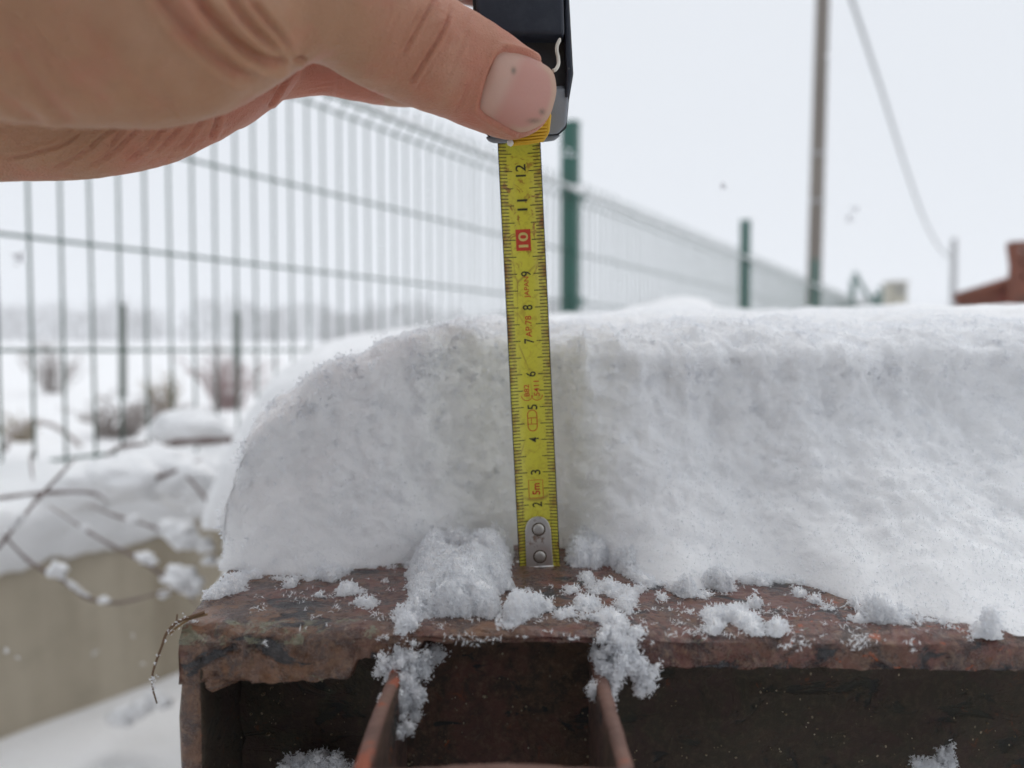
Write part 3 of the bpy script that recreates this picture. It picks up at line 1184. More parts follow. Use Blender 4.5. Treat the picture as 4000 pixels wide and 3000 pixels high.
# where the front face of the cut snow meets the beam, read along the beam
FOOT = [(905, 2232), (960, 2250), (1060, 2258), (1150, 2256), (1300, 2240), (1500, 2218), (1650, 2196), (1800, 2165), (1930, 2140), (2060, 2125),
        (2200, 2140), (2300, 2175), (2420, 2240), (2520, 2275), (2650, 2310), (2730, 2335), (2850, 2275), (3000, 2262), (3120, 2275), (3250, 2315),
        (3350, 2375), (3450, 2425), (3560, 2400), (3620, 2375), (3700, 2430), (3800, 2505), (3900, 2470), (4000, 2495)]
FT = [PZ(px, py, ZB) for px, py in FOOT]
fx = np.array([-0.0950] + [p.x for p in FT] + [0.16, 0.25, 0.60])
fy = np.array([FT[0].y + 0.004] + [p.y for p in FT] + [0.185, 0.19, 0.20])
fxs = np.arange(-0.095, 0.6, 0.0005)
fys = np.interp(fxs, fx, fy)
kk = np.exp(-(np.arange(-40, 41) * 0.0005 / 0.0075) ** 2)
fys = np.convolve(np.pad(fys, 40, mode='edge'), kk / kk.sum(), mode='valid')
HS = [(-0.0950, 0.0), (-0.0946, 0.006), (-0.0940, 0.016), (-0.0922, 0.027), (-0.0895, 0.036), (-0.0850, 0.0450), (-0.0785, 0.0525), (-0.0689, 0.0590), (-0.0600, 0.0637),
      (-0.0517, 0.0666), (-0.0420, 0.0715), (-0.034, 0.0742), (-0.020, 0.0768), (-0.0086, 0.0785), (0.004, 0.0755), (0.012, 0.0735), (0.03, 0.0725), (0.06, 0.0715), (0.12, 0.0715), (0.3, 0.078), (0.6, 0.08)]

HS = [(x + 0.0055 * min(1.0, max(0.0, (-0.0086 - x) / 0.05)), h * (0.975 if x < -0.03 else 1)) for x, h in HS]


def main_snow():
    xs = np.concatenate([-0.0895 + 0.012 * np.linspace(0, 1, 26) ** 1.6, np.arange(-0.0770, 0.150, 0.0007), np.linspace(0.151, 0.56, 190)])
    nf, nt = 120, 130
    V = np.zeros((len(xs), nf + nt + 8, 3))
    for i, x in enumerate(xs):
        yf = float(np.interp(x, fxs, fys)) + 0.0015
        H = float(interp(x, HS))
        ytop = float(np.interp(x, [-0.095, -0.07, 0.0, 0.05, 0.12, 0.3], [0.232, 0.239, 0.250, 0.252, 0.254, 0.26]))
        ytop = max(ytop, yf + 0.004)
        rise_r = float(np.interp(x, [-0.09, -0.03, 0.0, 0.06, 0.3], [0.0, 0.000, 0.003, 0.015, 0.012]))
        pw = float(np.interp(x, [-0.09, 0.0, 0.03, 0.12], [1.6, 1.7, 1.9, 1.9]))
        KF = float(np.interp(x, [-0.095, -0.06, 0.0, 0.1], [0.86, 0.88, 0.88, 0.88]))
        for j in range(nf):
            a = j / (nf - 1)
            y = ytop - (ytop - yf) * (1 - a) ** pw
            # face bows in a little at half height
            y += 0.0035 * math.sin(math.pi * a) * float(np.interp(x, [-0.09, -0.06, 0.1], [0.2, 1, 1.3]))
            V[i, j] = (x, y, H * KF * a - 0.0008)
        for j in range(nt):
            a = (j + 1) / nt
            y = ytop + (0.56 - ytop) * a ** 1.7
            e = min(1.0, (y - ytop) / 0.022)
            z = H * (KF + (1 - KF) * math.sqrt(max(0, 1 - (1 - e) ** 2))) + rise_r * min(1.0, ((y - ytop) / 0.13)) ** 0.9
            V[i, nf + j] = (x, y, z)
        ye, ze = V[i, nf + nt - 1, 1:]
        for j in range(8):
            a = (j + 1) / 8
            V[i, nf + nt + j] = (x, ye + 0.02 * math.sin(a * math.pi / 2), ze * math.cos(a * math.pi / 2) - 0.0008)
    nu, nv = V.shape[:2]
    V = V.reshape(-1, 3)
    V[:, 2] += ZB
    F = grid_faces(nu, nv)
    n = vnormals(V, F)
    # the uneven broken face
    hh = np.clip((V[:, 2] - ZB) / 0.02, 0.12, 1)
    d = 0.0032 * fbm(V * 38 + 2, 3) + 0.0012 * fbm(V * 130, 3) + 0.0006 * fbm(V * 330, 2) + 0.0004 * noise3(V * 620)
    back = np.clip((V[:, 1] - 0.30) / 0.05, 0, 1)
    d = d * (1 - 0.6 * back)
    V = V + n * (d * hh)[:, None]
    V[:, 2] = np.maximum(V[:, 2], ZB - 0.0006)
    return V, F


SV, SF = main_snow()
o = link('snow_cover', mesh_np('snow_cover', SV, SF), M_SNOW)
tag(o, 'thick white layer of fresh snow lying on the rusty beam, cut open at the front', 'snow', kind='stuff')

# ice crystals sticking out of that snow
cen = SV[SF].mean(1)
wgt = np.where(cen[:, 1] < 0.30, 1.0, np.clip(0.5 - (cen[:, 1] - 0.30) * 2.2, 0.02, 1)) * np.where(cen[:, 0] < 0.19, 1.0, 0.12)
wgt *= np.where(cen[:, 1] < 0.55, 1, 0)
p_, n_ = scatter(SV, SF, 150000, wgt * np.where((cen[:, 2] - ZB > 0.045) & (cen[:, 1] < 0.30), 1.6, 1.0))
clus = np.clip(0.5 + 0.9 * fbm(p_ * 320, 3), 0.05, 1.4)
p_ = p_ + n_ * (rng.random(len(p_)) ** 1.6 * 0.0012 * clus)[:, None]
p_[:, 2] = np.maximum(p_[:, 2], ZB + 0.0003)
V1, F1 = diamonds(p_, rng.uniform(0.0005, 0.0014, len(p_)) * (0.55 + 0.55 * clus), 3, 0.25, n_, 0.7)
# sparser feathery sprigs that break the outline
wg2 = wgt * np.where(cen[:, 0] > 0.004, 0.22, 1.0) * np.where(((cen[:, 2] - ZB > 0.056) & (cen[:, 1] < 0.29)) | ((cen[:, 0] < -0.055) & (cen[:, 2] - ZB > interp(cen[:, 0], HS) * 0.8)), 1.0, 0.03)
p2, n2 = scatter(SV, SF, 2600, wg2)
kc = fbm(p2 * 75 + 9, 2)
p2, n2 = p2[kc > -0.05], n2[kc > -0.05]
sp_, sn_ = [], []
lenf = rng.uniform(0.25, 1.0, (len(p2), 1)) ** 1.5 * 1.2
for q in range(9):
    dir_ = n2 + rng.normal(size=n2.shape) * 0.55
    dir_ /= np.linalg.norm(dir_, axis=1)[:, None]
    sp_.append(p2 + dir_ * (0.0003 + 0.00036 * q) * rng.uniform(0.3, 1.25, (len(p2), 1)) * lenf)
    sn_.append(dir_)
sp_, sn_ = np.concatenate(sp_), np.concatenate(sn_)
V2, F2 = diamonds(sp_, rng.uniform(0.0008, 0.0019, len(sp_)), 2, 0.36, sn_, 0.8)
V, F = join_arrays([(V1, F1), (V2, F2)])
o = link('snow_crystals', mesh_np('snow_crystals', V, F), M_CRYSTAL, smooth=False)
tag(o, 'fuzzy coat of tiny ice crystals over the snow on the beam', 'snow', kind='stuff')


# blurred snow mound on whatever lies behind the beam
def back_mound():
    us = np.linspace(0, 1, 150)
    vs = np.linspace(0, 1, 90)
    V = np.zeros((150, 90, 3))
    # outline of the near left shoulder, seen in the photograph at about 0.75 m
    for i, u in enumerate(us):
        x = -0.288 + 1.5 * u ** 1.4
        d = x + 0.288
        H = 0.215 * (1 - math.exp(-((d / 0.055) ** 0.75))) * (1 if d < 0.4 else 1)
        H = float(interp(d, [(0, 0.0), (0.006, 0.035), (0.014, 0.075), (0.024, 0.108), (0.042, 0.142), (0.060, 0.164), (0.085, 0.182), (0.12, 0.190), (0.20, 0.196), (0.28, 0.205), (0.36, 0.214), (0.7, 0.22), (1.5, 0.22)]))
        if 0.40 < d < 0.56:
            H += 0.016 * math.sin((d - 0.40) / 0.16 * math.pi) ** 2
        y0 = 0.735 + 0.02 * math.sin(x * 9)
        for j, v in enumerate(vs):
            a = v * math.pi
            y = y0 + 0.25 - 0.25 * math.copysign(abs(math.cos(a)) ** 0.6, math.cos(a))
            z = H * abs(math.sin(a)) ** 0.45
            V[i, j] = (x - 0.03 * math.sin(a) * math.exp(-d / 0.03), y, z)
    V = V.reshape(-1, 3)
    V[:, 2] += ZC - 0.170
    F = grid_faces(150, 90)
    n = vnormals(V, F)
    V += n * (0.006 * fbm(V * 14, 3) + 0.0015 * fbm(V * 70, 2))[:, None]
    return V, F


BV, BF = back_mound()
o = link('snow_mound', mesh_np('snow_mound', BV, BF), M_SNOW_FAR)
tag(o, 'big rounded blurred snow mound behind the beam and left of the tape', 'snow', kind='stuff')
# the second beam which carries it
bb = empty('rear_beam', (-0.27, 0.9, 0))
tag(bb, 'brown steel beam under the blurred snow mound behind the front beam', 'steel beam')
rough_plate('top_plate', -0.262, 1.2, 0.745, 1.22, ZC - 0.186, ZC - 0.172, M_RUST, 0.03, 0.0008, 0.002, bb)
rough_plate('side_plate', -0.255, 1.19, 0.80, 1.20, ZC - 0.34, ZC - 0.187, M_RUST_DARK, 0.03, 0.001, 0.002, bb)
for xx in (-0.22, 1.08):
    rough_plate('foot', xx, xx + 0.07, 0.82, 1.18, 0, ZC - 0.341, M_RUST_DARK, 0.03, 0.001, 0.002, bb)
# snow lying lower down between the two beams
lumps('ledge_snow', [(965, 2120, .70, .018), (965, 2200, .70, .021), (960, 2280, .70, .022), (1000, 2340, .70, .034), (1040, 2200, .72, .03), (930, 2370, .70, .016)],
      'blurred drift of snow just behind the left end of the beam', M_SNOW_FAR, sub=4, amp=0.15)

# ------------------------------------------------------------------ loose snow fallen on the beam
def pile_field():
    x0, x1, y0, y1, st = -0.094, 0.135, 0.1755, 0.250, 0.00045
    xs, ys = np.arange(x0, x1, st), np.arange(y0, y1, st)
    X, Y = np.meshgrid(xs, ys, indexing='ij')
    H = np.full(X.shape, -0.0040)
    HC = np.full(X.shape, -0.0040)
    def add(px, py, rx, ry, h, rot=0.0, small=False):
        nonlocal H, HC
        c = PZ(px, py, ZB)
        sx = rx / FPX * c.y
        sy = ry * (c.y ** 2) / (FPX * 0.0663)
        dx, dy = X - c.x, Y - c.y
        if rot:
            dx, dy = dx * math.cos(rot) + dy * math.sin(rot), -dx * math.sin(rot) + dy * math.cos(rot)
        gg = h * np.exp(-((dx / sx) ** 2 + (dy / sy) ** 2))
        if small: HC = HC + gg
        else: H = H + gg
    # the slab fallen forward left of the tape
    add(1760, 2270, 120, 70, 0.013); add(1870, 2250, 100, 80, 0.014); add(1720, 2370, 85, 50, 0.0085)
    add(1850, 2370, 110, 45, 0.010); add(1700, 2200, 60, 60, 0.013); add(1930, 2170, 60, 50, 0.012); add(1790, 2160, 50, 40, 0.012)
    add(2050, 2400, 75, 30, 0.0075); add(2010, 2440, 40, 26, 0.0065); add(1640, 2390, 40, 26, 0.006)
    # right of the tape
    add(2290, 2130, 75, 60, 0.013); add(2240, 2050, 45, 45, 0.015); add(2330, 2190, 60, 26, 0.0065); add(2250, 2200, 40, 20, 0.005)
    add(2470, 2225, 80, 30, 0.008); add(2680, 2325, 50, 24, 0.0075); add(2800, 2290, 60, 30, 0.006)
    add(3780, 2500, 60, 24, 0.007); add(3400, 2420, 80, 22, 0.007); add(3860, 2470, 60, 26, 0.007)
    # chains of small pieces
    for px, py, r in [(2120, 2250, 30), (2210, 2260, 36), (2290, 2265, 30), (2390, 2300, 34), (2330, 2330, 40), (2240, 2320, 30), (2290, 2370, 40),
                      (2360, 2410, 38), (2420, 2450, 36), (2190, 2410, 26), (2230, 2400, 22), (2460, 2330, 24), (2500, 2310, 22), (2590, 2340, 24),
                      (2440, 2370, 24), (1370, 2300, 34), (1400, 2340, 36), (1350, 2320, 24), (1440, 2365, 26), (1600, 2440, 36), (1580, 2480, 40),
                      (1560, 2400, 26), (2790, 2415, 44), (2850, 2420, 40), (2900, 2425, 44), (2940, 2440, 30), (3030, 2460, 30), (905, 2295, 34), (875, 2318, 36), (845, 2338, 24),
                      (930, 2300, 24), (1250, 2330, 14), (1140, 2290, 16), (2050, 2270, 20), (2060, 2310, 20), (2700, 2400, 14)]:
        add(px, py, r * 1.1, r * 0.72, 0.0068, small=True)
    # a skirt of crumbs all along the foot of the face
    yf = np.interp(X, fx, fy)
    HC = HC + 0.0050 * np.exp(-((Y - yf + 0.001) / 0.0042) ** 2) * np.clip(0.75 + 1.3 * fbm(np.stack([X * 90, Y * 90, X * 0], -1), 3), 0, 1.5)
    pt = np.stack([X, Y, X * 0], -1)
    nz = 0.0042 * fbm(pt * 120 + 5, 2) + 0.0021 * fbm(pt * 260, 3) + 0.0014 * fbm(pt * 700, 2)
    H = H + nz
    HC = HC + 1.15 * nz
    # the tape's own groove
    c = P(2108, 2222, 0.2355)
    gr = np.exp(-(((X - c.x) / 0.0085) ** 4 + ((Y - c.y + 0.006) / 0.016) ** 4))
    H = H - 0.012 * gr
    HC = HC - 0.008 * gr
    # nothing hangs past the edge of the top
    edge = np.interp(X, [-0.08, -0.03, 0.12], [0.183, 0.181, 0.1775])
    H = np.where(Y < edge, H - (edge - Y) * 4, H)
    H = np.where(X < -0.084, -1, H)
    HC = np.where(X < -0.084, -1, HC)
    HC = np.where(Y < edge, HC - (edge - Y) * 4, HC)
    Z = np.maximum(np.sqrt(np.maximum(H, 0) * 0.0075), np.sqrt(np.maximum(HC, 0) * 0.0013))
    Z = np.minimum(Z, np.where(H > HC, H * 1.5, HC) + 0.0005)
    lump = fbm(pt * 95, 3)
    Z = np.where(H > 0, np.minimum(Z, 0.0085 + 0.008 * lump), Z)
    keep = ((H > 0) | (HC > 0)) & (Z > 0)
    Z = np.maximum(Z, 0)
    nu, nv = X.shape
    F = grid_faces(nu, nv)
    kf = keep.ravel()[F].any(1)
    F = F[kf]
    V = np.stack([X, Y, ZB - 0.0008 + Z * 1.15], -1).reshape(-1, 3)
    used = np.unique(F)
    mp = np.full(len(V), -1)
    mp[used] = np.arange(len(used))
    V, F = V[used], mp[F]
    for k in range(3):
        V[:, k] += (0.0006 if k < 2 else 0.0003) * noise3(V * 800 + 40 * k)
    return V, F


LV, LF = pile_field()
o = link('loose_snow', mesh_np('loose_snow', LV, LF), M_SNOW)
tag(o, 'loose crumbs and slabs of snow scattered on the front edge of the beam', 'snow', kind='stuff')
pc, nc_ = scatter(LV, LF, 36000)
nc_[:, 2] = np.abs(nc_[:, 2]) + 0.2
pc = pc + nc_ * (rng.random(len(pc)) ** 1.3 * 0.0010)[:, None]
Va = diamonds(pc, rng.uniform(0.0007, 0.0017, len(pc)), 3, 0.28, nc_, 0.6)
# single stars lying on the steel
stars = []
for px, py in [(1010, 2330), (1085, 2300), (1210, 2300), (1290, 2390), (1200, 2380), (1480, 2400), (1500, 2420), (1230, 2410), (2600, 2350), (2660, 2360), (2640, 2440),
               (2690, 2470), (2760, 2340), (2820, 2360), (2860, 2365), (2960, 2350), (3010, 2360), (3060, 2390), (3190, 2345), (3060, 2460), (3050, 2520), (3100, 2500), (3240, 2350), (3290, 2370), (3540, 2440),
               (3570, 2450), (3555, 2510), (3090, 2530), (3390, 2490), (3560, 2535), (2730, 2470), (2640, 2480), (2860, 2480), (2900, 2470), (2500, 2420), (2540, 2440), (1290, 2270), (1180, 2345), (2150, 2290), (2170, 2330)] + \
              [(random.uniform(950, 3900), random.uniform(2290, 2520)) for _ in range(110)]:
    c = PZ(px, py, ZB + 0.0004)
    if c.x < -0.078 or c.y > 0.243: continue
    m = random.choice((3, 5, 8, 14))
    stars.append(np.array(c) + rng.normal(size=(m, 3)) * np.array([0.0006, 0.0006, 0.00018]) * (0.5 + m / 8))
st = np.concatenate(stars)
st[:, 2] = np.maximum(st[:, 2], ZB + 0.0002)
Vb = diamonds(st, rng.uniform(0.0008, 0.0020, len(st)), 3, 0.13)
V, F = join_arrays([Va, Vb])
o = link('loose_crystals', mesh_np('loose_crystals', V, F), M_CRYSTAL, smooth=False)
tag(o, 'tiny star shaped ice crystals sprinkled over the rusty steel', 'snow crystals', kind='stuff')


# clumps clinging to the stake pocket
def clump(name, chain, label):
    parts = []
    small = []
    for (px, py, Y, r) in chain:
        for q in range(9):
            small.append((px + random.gauss(0, 0.62) * r * FPX / Y, py + random.gauss(0, 0.62) * r * FPX / Y, Y + random.gauss(0, 0.3) * r, r * random.uniform(0.20, 0.46)))
    for (px, py, Y, r) in small:
        bm = bmesh.new()
        bmesh.ops.create_icosphere(bm, subdivisions=3, radius=1.0)
        V = np.array([v.co for v in bm.verts])
        F = np.array([[v.index for v in f.verts] for f in bm.faces])
        bm.free()
        c = np.array(P(px, py, Y))
        s = 1 + 0.6 * fbm(V * 2.2 + c * 300, 4)
        parts.append((c + V * s[:, None] * r * np.array([1, 0.8, 1.05]), F))
    V, F = join_arrays(parts)
    p, n = scatter(V, F, 760 * len(chain))
    p = p + n * (rng.random(len(p)) ** 1.5 * 0.0013)[:, None]
    Vd, Fd = diamonds(p, rng.uniform(0.0005, 0.0015, len(p)), 3, 0.22, n, 0.5)
    o = link(name, mesh_np(name, V, F), M_SNOW)
    tag(o, label, 'snow', kind='stuff')
    c = link('crystals', mesh_np('crystals', Vd, Fd), M_CRYSTAL, o, smooth=False)


clump('pocket_snow', [(1600, 2460, .182, .0022), (1590, 2500, .1812, .0024), (1575, 2545, .180, .0020), (1600, 2590, .179, .0030), (1560, 2625, .178, .0032), (1630, 2620, .179, .0026),
                      (1585, 2670, .176, .0033), (1570, 2715, .174, .0034), (1600, 2745, .174, .0028), (1545, 2770, .172, .0028), (1535, 2815, .170, .0026), (1530, 2855, .168, .0017), (1505, 2600, .178, .0018), (1690, 2555, .183, .0016), (1710, 2560, .183, .0013)],
      'clump of snow hanging inside the left arm of the stake pocket')
clump('pocket_snow', [(2385, 2480, .179, .0024), (2420, 2510, .178, .0028), (2450, 2545, .1775, .0030), (2400, 2560, .177, .0030), (2370, 2600, .176, .0030), (2385, 2650, .174, .0028), (2375, 2700, .172, .0023),
                      (2370, 2728, .171, .0014), (2480, 2590, .1755, .0022), (2510, 2620, .1745, .0022), (2525, 2660, .174, .0018), (2505, 2685, .1735, .0014), (2330, 2560, .180, .0014), (2460, 2570, .176, .002)],
      'clump of snow draped over the right arm of the stake pocket')
clump('recess_snow', [(1120, 3010, .196, .0025), (1180, 3010, .197, .003), (1240, 3005, .197, .0032), (1300, 3010, .196, .003), (1350, 3010, .195, .002), (1270, 2985, .200, .0024), (1160, 2990, .2, .002)],
      'bit of snow lying in the dark recess left of the stake pocket')
clump('recess_snow', [(3650, 2995, .192, .0020), (3685, 2975, .194, .0018), (3705, 2945, .198, .0012), (3610, 3005, .190, .002)],
      'bit of snow lying in the dark recess at the lower right')

# ================================================================== tape measure
tape = empty('tape_measure', P(2108, 2219, 0.2355))
tag(tape, 'dark steel tape measure held upright with its yellow blade standing in the snow', 'tape measure')
TA, TB = P(2108, 2219, 0.2355), P(2027, 560, 0.2300)
ta = (TB - TA).normalized()
tn = Vector((0.02, -1, 0))
tn = (tn - ta * tn.dot(ta)).normalized()
tr = ta.cross(tn)
TC = 27.0


def tp(t, w, off=0.0):
    return TA + ta * t + tr * w + tn * (TC * w * w + off)


HWD = 0.00630


def blade_mat():
    t = NT('tape_yellow')
    sep = t.n.new('ShaderNodeSeparateXYZ')
    t.l.new(t.uv, sep.inputs[0])
    u = sep.outputs[0]                       # 0..1 across
    edge = t.math('ABSOLUTE', t.math('SUBTRACT', u, 0.5))
    em = t.ramp(edge, [(0.30, 0.0), (0.46, 1.0)])
    n1 = t.noise(170, 6, 0.7)
    n2 = t.noise(420, 5, 0.7, dist=1.5)
    n3 = t.noise(60, 4, 0.6)
    base = t.mix(n3, (0.58, 0.52, 0.040), (0.70, 0.65, 0.070))
    dirt = t.ramp(n2, [(0.52, 0.0), (0.75, 0.55)])
    base = t.mix(dirt, base, (0.30, 0.22, 0.03))
    ru = t.math('MULTIPLY', em, t.ramp(n1, [(0.47, 0.0), (0.60, 0.9)]))
    base = t.mix(ru, base, (0.26, 0.085, 0.025))
    bl = t.noise(230, 6, 0.7, t.mapping(loc=(1.1, 4.2, 0.7)), dist=1.4)
    sv = sep.outputs[1]
    zone = t.ramp(sv, [(0.30, 0.25), (0.55, 0.35), (0.66, 1.0), (0.78, 0.7)])
    base = t.mix(t.math('MULTIPLY', t.ramp(bl, [(0.545, 0.0), (0.61, 0.95)]), zone), base, (0.30, 0.10, 0.025))
    sc = t.vor(95, t.mapping((1, 1, 0.35), (0.4, 0.3, 0.2)), 'DISTANCE_TO_EDGE')
    base = t.mix(t.math('MULTIPLY', t.ramp(sc, [(0.0, 0.8), (0.02, 0.0)]), t.ramp(n3, [(0.5, 0.0), (0.6, 1.0)])), base, (0.32, 0.20, 0.04))
    t.color(base)
    t.set(Roughness=0.34)
    t.b.inputs['Coat Weight'].default_value = 0.2
    t.bump(n2, 0.15, 0.0002)
    return t.m


nt_, nw_ = 130, 15
V = [tp(t, w) for t in np.linspace(0.0002, 0.158, nt_) for w in np.linspace(-HWD, HWD, nw_)]
Vb = [tp(t, w, -0.00014) for t in np.linspace(0.0002, 0.158, nt_) for w in np.linspace(-HWD, HWD, nw_)]
Fg = grid_faces(nt_, nw_)
n0 = nt_ * nw_
F = [tuple(f) for f in Fg] + [tuple(int(k) + n0 for k in f[::-1]) for f in Fg]
for k in range(nt_ - 1):
    a, b = k * nw_, (k + 1) * nw_
    F.append((a, b, b + n0, a + n0))
    a, b = a + nw_ - 1, b + nw_ - 1
    F.append((b, a, a + n0, b + n0))
me = mesh_py('blade', V + Vb, F)
uvl = me.uv_layers.new(name='UVMap')
for lp in me.loops:
    k = lp.vertex_index % n0
    uvl.data[lp.index].uv = ((k % nw_) / (nw_ - 1), (k // nw_) / (nt_ - 1))
bmx = bmesh.new(); bmx.from_mesh(me); bmesh.ops.recalc_face_normals(bmx, faces=bmx.faces); bmx.to_mesh(me); bmx.free()
blade = link('blade', me, blade_mat(), tape)
blade['label'] = 'scratched yellow measuring blade with black centimetre numbers and rust at its edges'

M_INK = plain('black_ink', (0.028, 0.026, 0.012), 0.55, var=0.3, scale=900)
M_INK_RED = plain('red_ink', (0.52, 0.045, 0.018), 0.5, var=0.2, scale=700)
M_EDGE = plain('blade_edge', (0.05, 0.045, 0.02), 0.5)
OFFP = 0.00005


def strip_on_blade(t0, t1, w0, w1, off=OFFP, n=5):
    V, F = [], []
    for t in (t0, t1):
        for w in np.linspace(w0, w1, n):
            V.append(tp(t, w, off))
    for k in range(n - 1):
        F.append((k, k + 1, n + k + 1, n + k))
    return V, F


parts = []
for mm in range(2, 129):
    t = mm / 1000
    L = 0.0039 if mm % 5 == 0 else 0.0024
    th = 0.00013
    for sgn in (-1, 1):
        if mm < 16 and sgn == 1 and mm % 2: pass
        parts.append(strip_on_blade(t - th, t + th, sgn * (HWD - 0.0001), sgn * (HWD - L), n=4))
for sgn in (-1, 1):
    for k in range(40):
        parts.append(strip_on_blade(0.001 + k * 0.0032, 0.001 + (k + 1) * 0.0032, sgn * HWD * 0.999, sgn * (HWD - 0.00022), n=2))
V, F = [], []
for a, b in parts:
    n = len(V)
    V += a
    F += [tuple(i + n for i in f) for f in b]
link('scale_marks', mesh_py('scale_marks', V, F), M_INK, blade, smooth=False)


def print_text(txt, t, w, cap, width, mat, name='numeral', bold=0.0, off=OFFP):
    """lettering printed on the blade, reading upwards; cap = letter height, width = run length (m)"""
    cu = bpy.data.curves.new('tmp', 'FONT')
    cu.body = txt
    cu.size = 1.0
    cu.resolution_u = 4
    cu.offset = bold
    tmp = bpy.data.objects.new('tmp', cu)
    me = bpy.data.meshes.new_from_object(tmp)
    bpy.data.objects.remove(tmp)
    bpy.data.curves.remove(cu)
    co = np.array([v.co[:2] for v in me.vertices])
    mn, mx = co.min(0), co.max(0)
    q = (co - (mn + mx) / 2) / (mx - mn)
    for v, (gx, gy) in zip(me.vertices, q):
        v.co = tp(t + gx * width, w - gy * cap, off)
    me.update()
    me.name = name
    o = link(name, me, mat, blade, smooth=False)
    return o


for k in (2, 3, 4, 5, 6, 7, 8, 9):
    print_text(str(k), k * 0.01, 0.0002, 0.0030, 0.00155, M_INK, bold=0.012)
print_text('11', 0.1102, 0.0001, 0.0030, 0.0033, M_INK, bold=0.012)
print_text('12', 0.1202, 0.0001, 0.0030, 0.0036, M_INK, bold=0.012)
# red box with the 10
V, F = strip_on_blade(0.0968, 0.1031, -0.0023, 0.0021, OFFP)
link('red_box', mesh_py('red_box', V, F), M_INK_RED, blade, smooth=False)
print_text('10', 0.1000, -0.0001, 0.0029, 0.0044, plain('pale_print', (0.60, 0.50, 0.16), 0.5), bold=0.02, off=0.0001)
print_text('JAPAN', 0.0860, 0.0004, 0.0019, 0.0063, M_INK_RED, 'lettering', 0.01)
print_text('AP.78', 0.0743, 0.0002, 0.0019, 0.0064, M_INK_RED, 'lettering', 0.01)
print_text('5m', 0.0248, 0.0001, 0.0024, 0.0036, M_INK_RED, 'lettering', 0.02)
print_text('B82', 0.0551, -0.0013, 0.0016, 0.0036, M_INK_RED, 'lettering', 0.01)
print_text('5411', 0.0556, 0.0017, 0.0017, 0.0046, M_INK_RED, 'lettering', 0.01)


def outline_on_blade(pts, th, name='printed_outline', closed=True):
    """thin printed line through (t, w) points"""
    V, F = [], []
    m = len(pts)
    pts = [np.array(p) for p in pts]
    for k in range(m):
        a = pts[(k - 1) % m] if closed or k > 0 else pts[k]
        b = pts[(k + 1) % m] if closed or k < m - 1 else pts[k]
        d = (b - a) / max(np.linalg.norm(b - a), 1e-9)
        nn = np.array([-d[1], d[0]])
        V.append(tp(*(pts[k] + nn * th / 2), OFFP))
        V.append(tp(*(pts[k] - nn * th / 2), OFFP))
    for k in range(m if closed else m - 1):
        a, b = 2 * k, 2 * ((k + 1) % m)
        F.append((a, b, b + 1, a + 1))
    return V, F


def prints(name, lst, mat):
    V, F = [], []
    for a, b in lst:
        n = len(V)
        V += a
        F += [tuple(i + n for i in f) for f in b]
    link(name, mesh_py(name, V, F), mat, blade, smooth=False)


rect = lambda t0, t1, w0, w1: [(t0, w0), (t0, (w0 + w1) / 2), (t0, w1), ((t0 + t1) / 2, w1), (t1, w1), (t1, (w0 + w1) / 2), (t1, w0), ((t0 + t1) / 2, w0)]
prints('printed_frame', [outline_on_blade(rect(0.0220, 0.0276, -0.0021, 0.0022), 0.00018)], M_INK_RED)
pill = [(0.0428 + 0.0013 - 0.0013 * math.cos(a), -0.0 - 0.0013 * math.sin(a)) for a in np.linspace(-math.pi / 2, math.pi / 2, 9)] + \
       [(0.0480 + 0.0013 * math.cos(a), 0.0013 * math.sin(a)) for a in np.linspace(-math.pi / 2, math.pi / 2, 9)]
pill = [(0.0441 - 0.0014 * math.cos(a), 0.0014 * math.sin(a)) for a in np.linspace(math.pi / 2, -math.pi / 2, 9)] + \
       [(0.0477 + 0.0014 * math.cos(a), 0.0014 * math.sin(a)) for a in np.linspace(-math.pi / 2, math.pi / 2, 9)]
prints('printed_emblem', [outline_on_blade(pill, 0.00026), outline_on_blade([(0.0448, -0.0014), (0.0448, 0), (0.0448, 0.0014)], 0.0002, closed=False),
                          outline_on_blade([(0.0467, -0.0014), (0.0467, 0), (0.0467, 0.0014)], 0.0002, closed=False),
                          outline_on_blade([(0.0448, -0.0003), (0.0467, -0.0003)], 0.0002, closed=False)], M_INK_RED)
br1 = [(0.0538 - 0.0018 * math.cos(a), -0.0013 + 0.0017 * math.sin(a)) for a in np.linspace(-1.45, 1.45, 11)]
br2 = [(0.0538 - 0.0018 * math.cos(a), 0.0017 + 0.0017 * math.sin(a)) for a in np.linspace(-1.45, 1.45, 11)]
prints('printed_brackets', [outline_on_blade(br1, 0.0002, closed=False), outline_on_blade(br2, 0.0002, closed=False)], M_INK_RED)

# hook
def steel(name, c=(0.78, 0.77, 0.75), rough=0.30):
    t = NT(name)
    a = t.noise(260, 5, 0.6)
    r = t.noise(210, 4, 0.6, t.mapping(loc=(5, 2, 8)))
    b = t.mix(t.ramp(r, [(0.58, 0.0), (0.64, 0.9)]), tuple(c), (0.16, 0.075, 0.035))
    t.color(b)
    t.l.new(t.ramp(r, [(0.58, 1.0), (0.64, 0.0)]), t.b.inputs['Metallic'])
    t.rough(t.ramp(a, [(0.3, rough), (0.7, rough + 0.15)]))
    t.bump(t.noise(500, 4, 0.6, t.mapping((1, 1, 0.15))), 0.15, 0.0002)
    return t.m


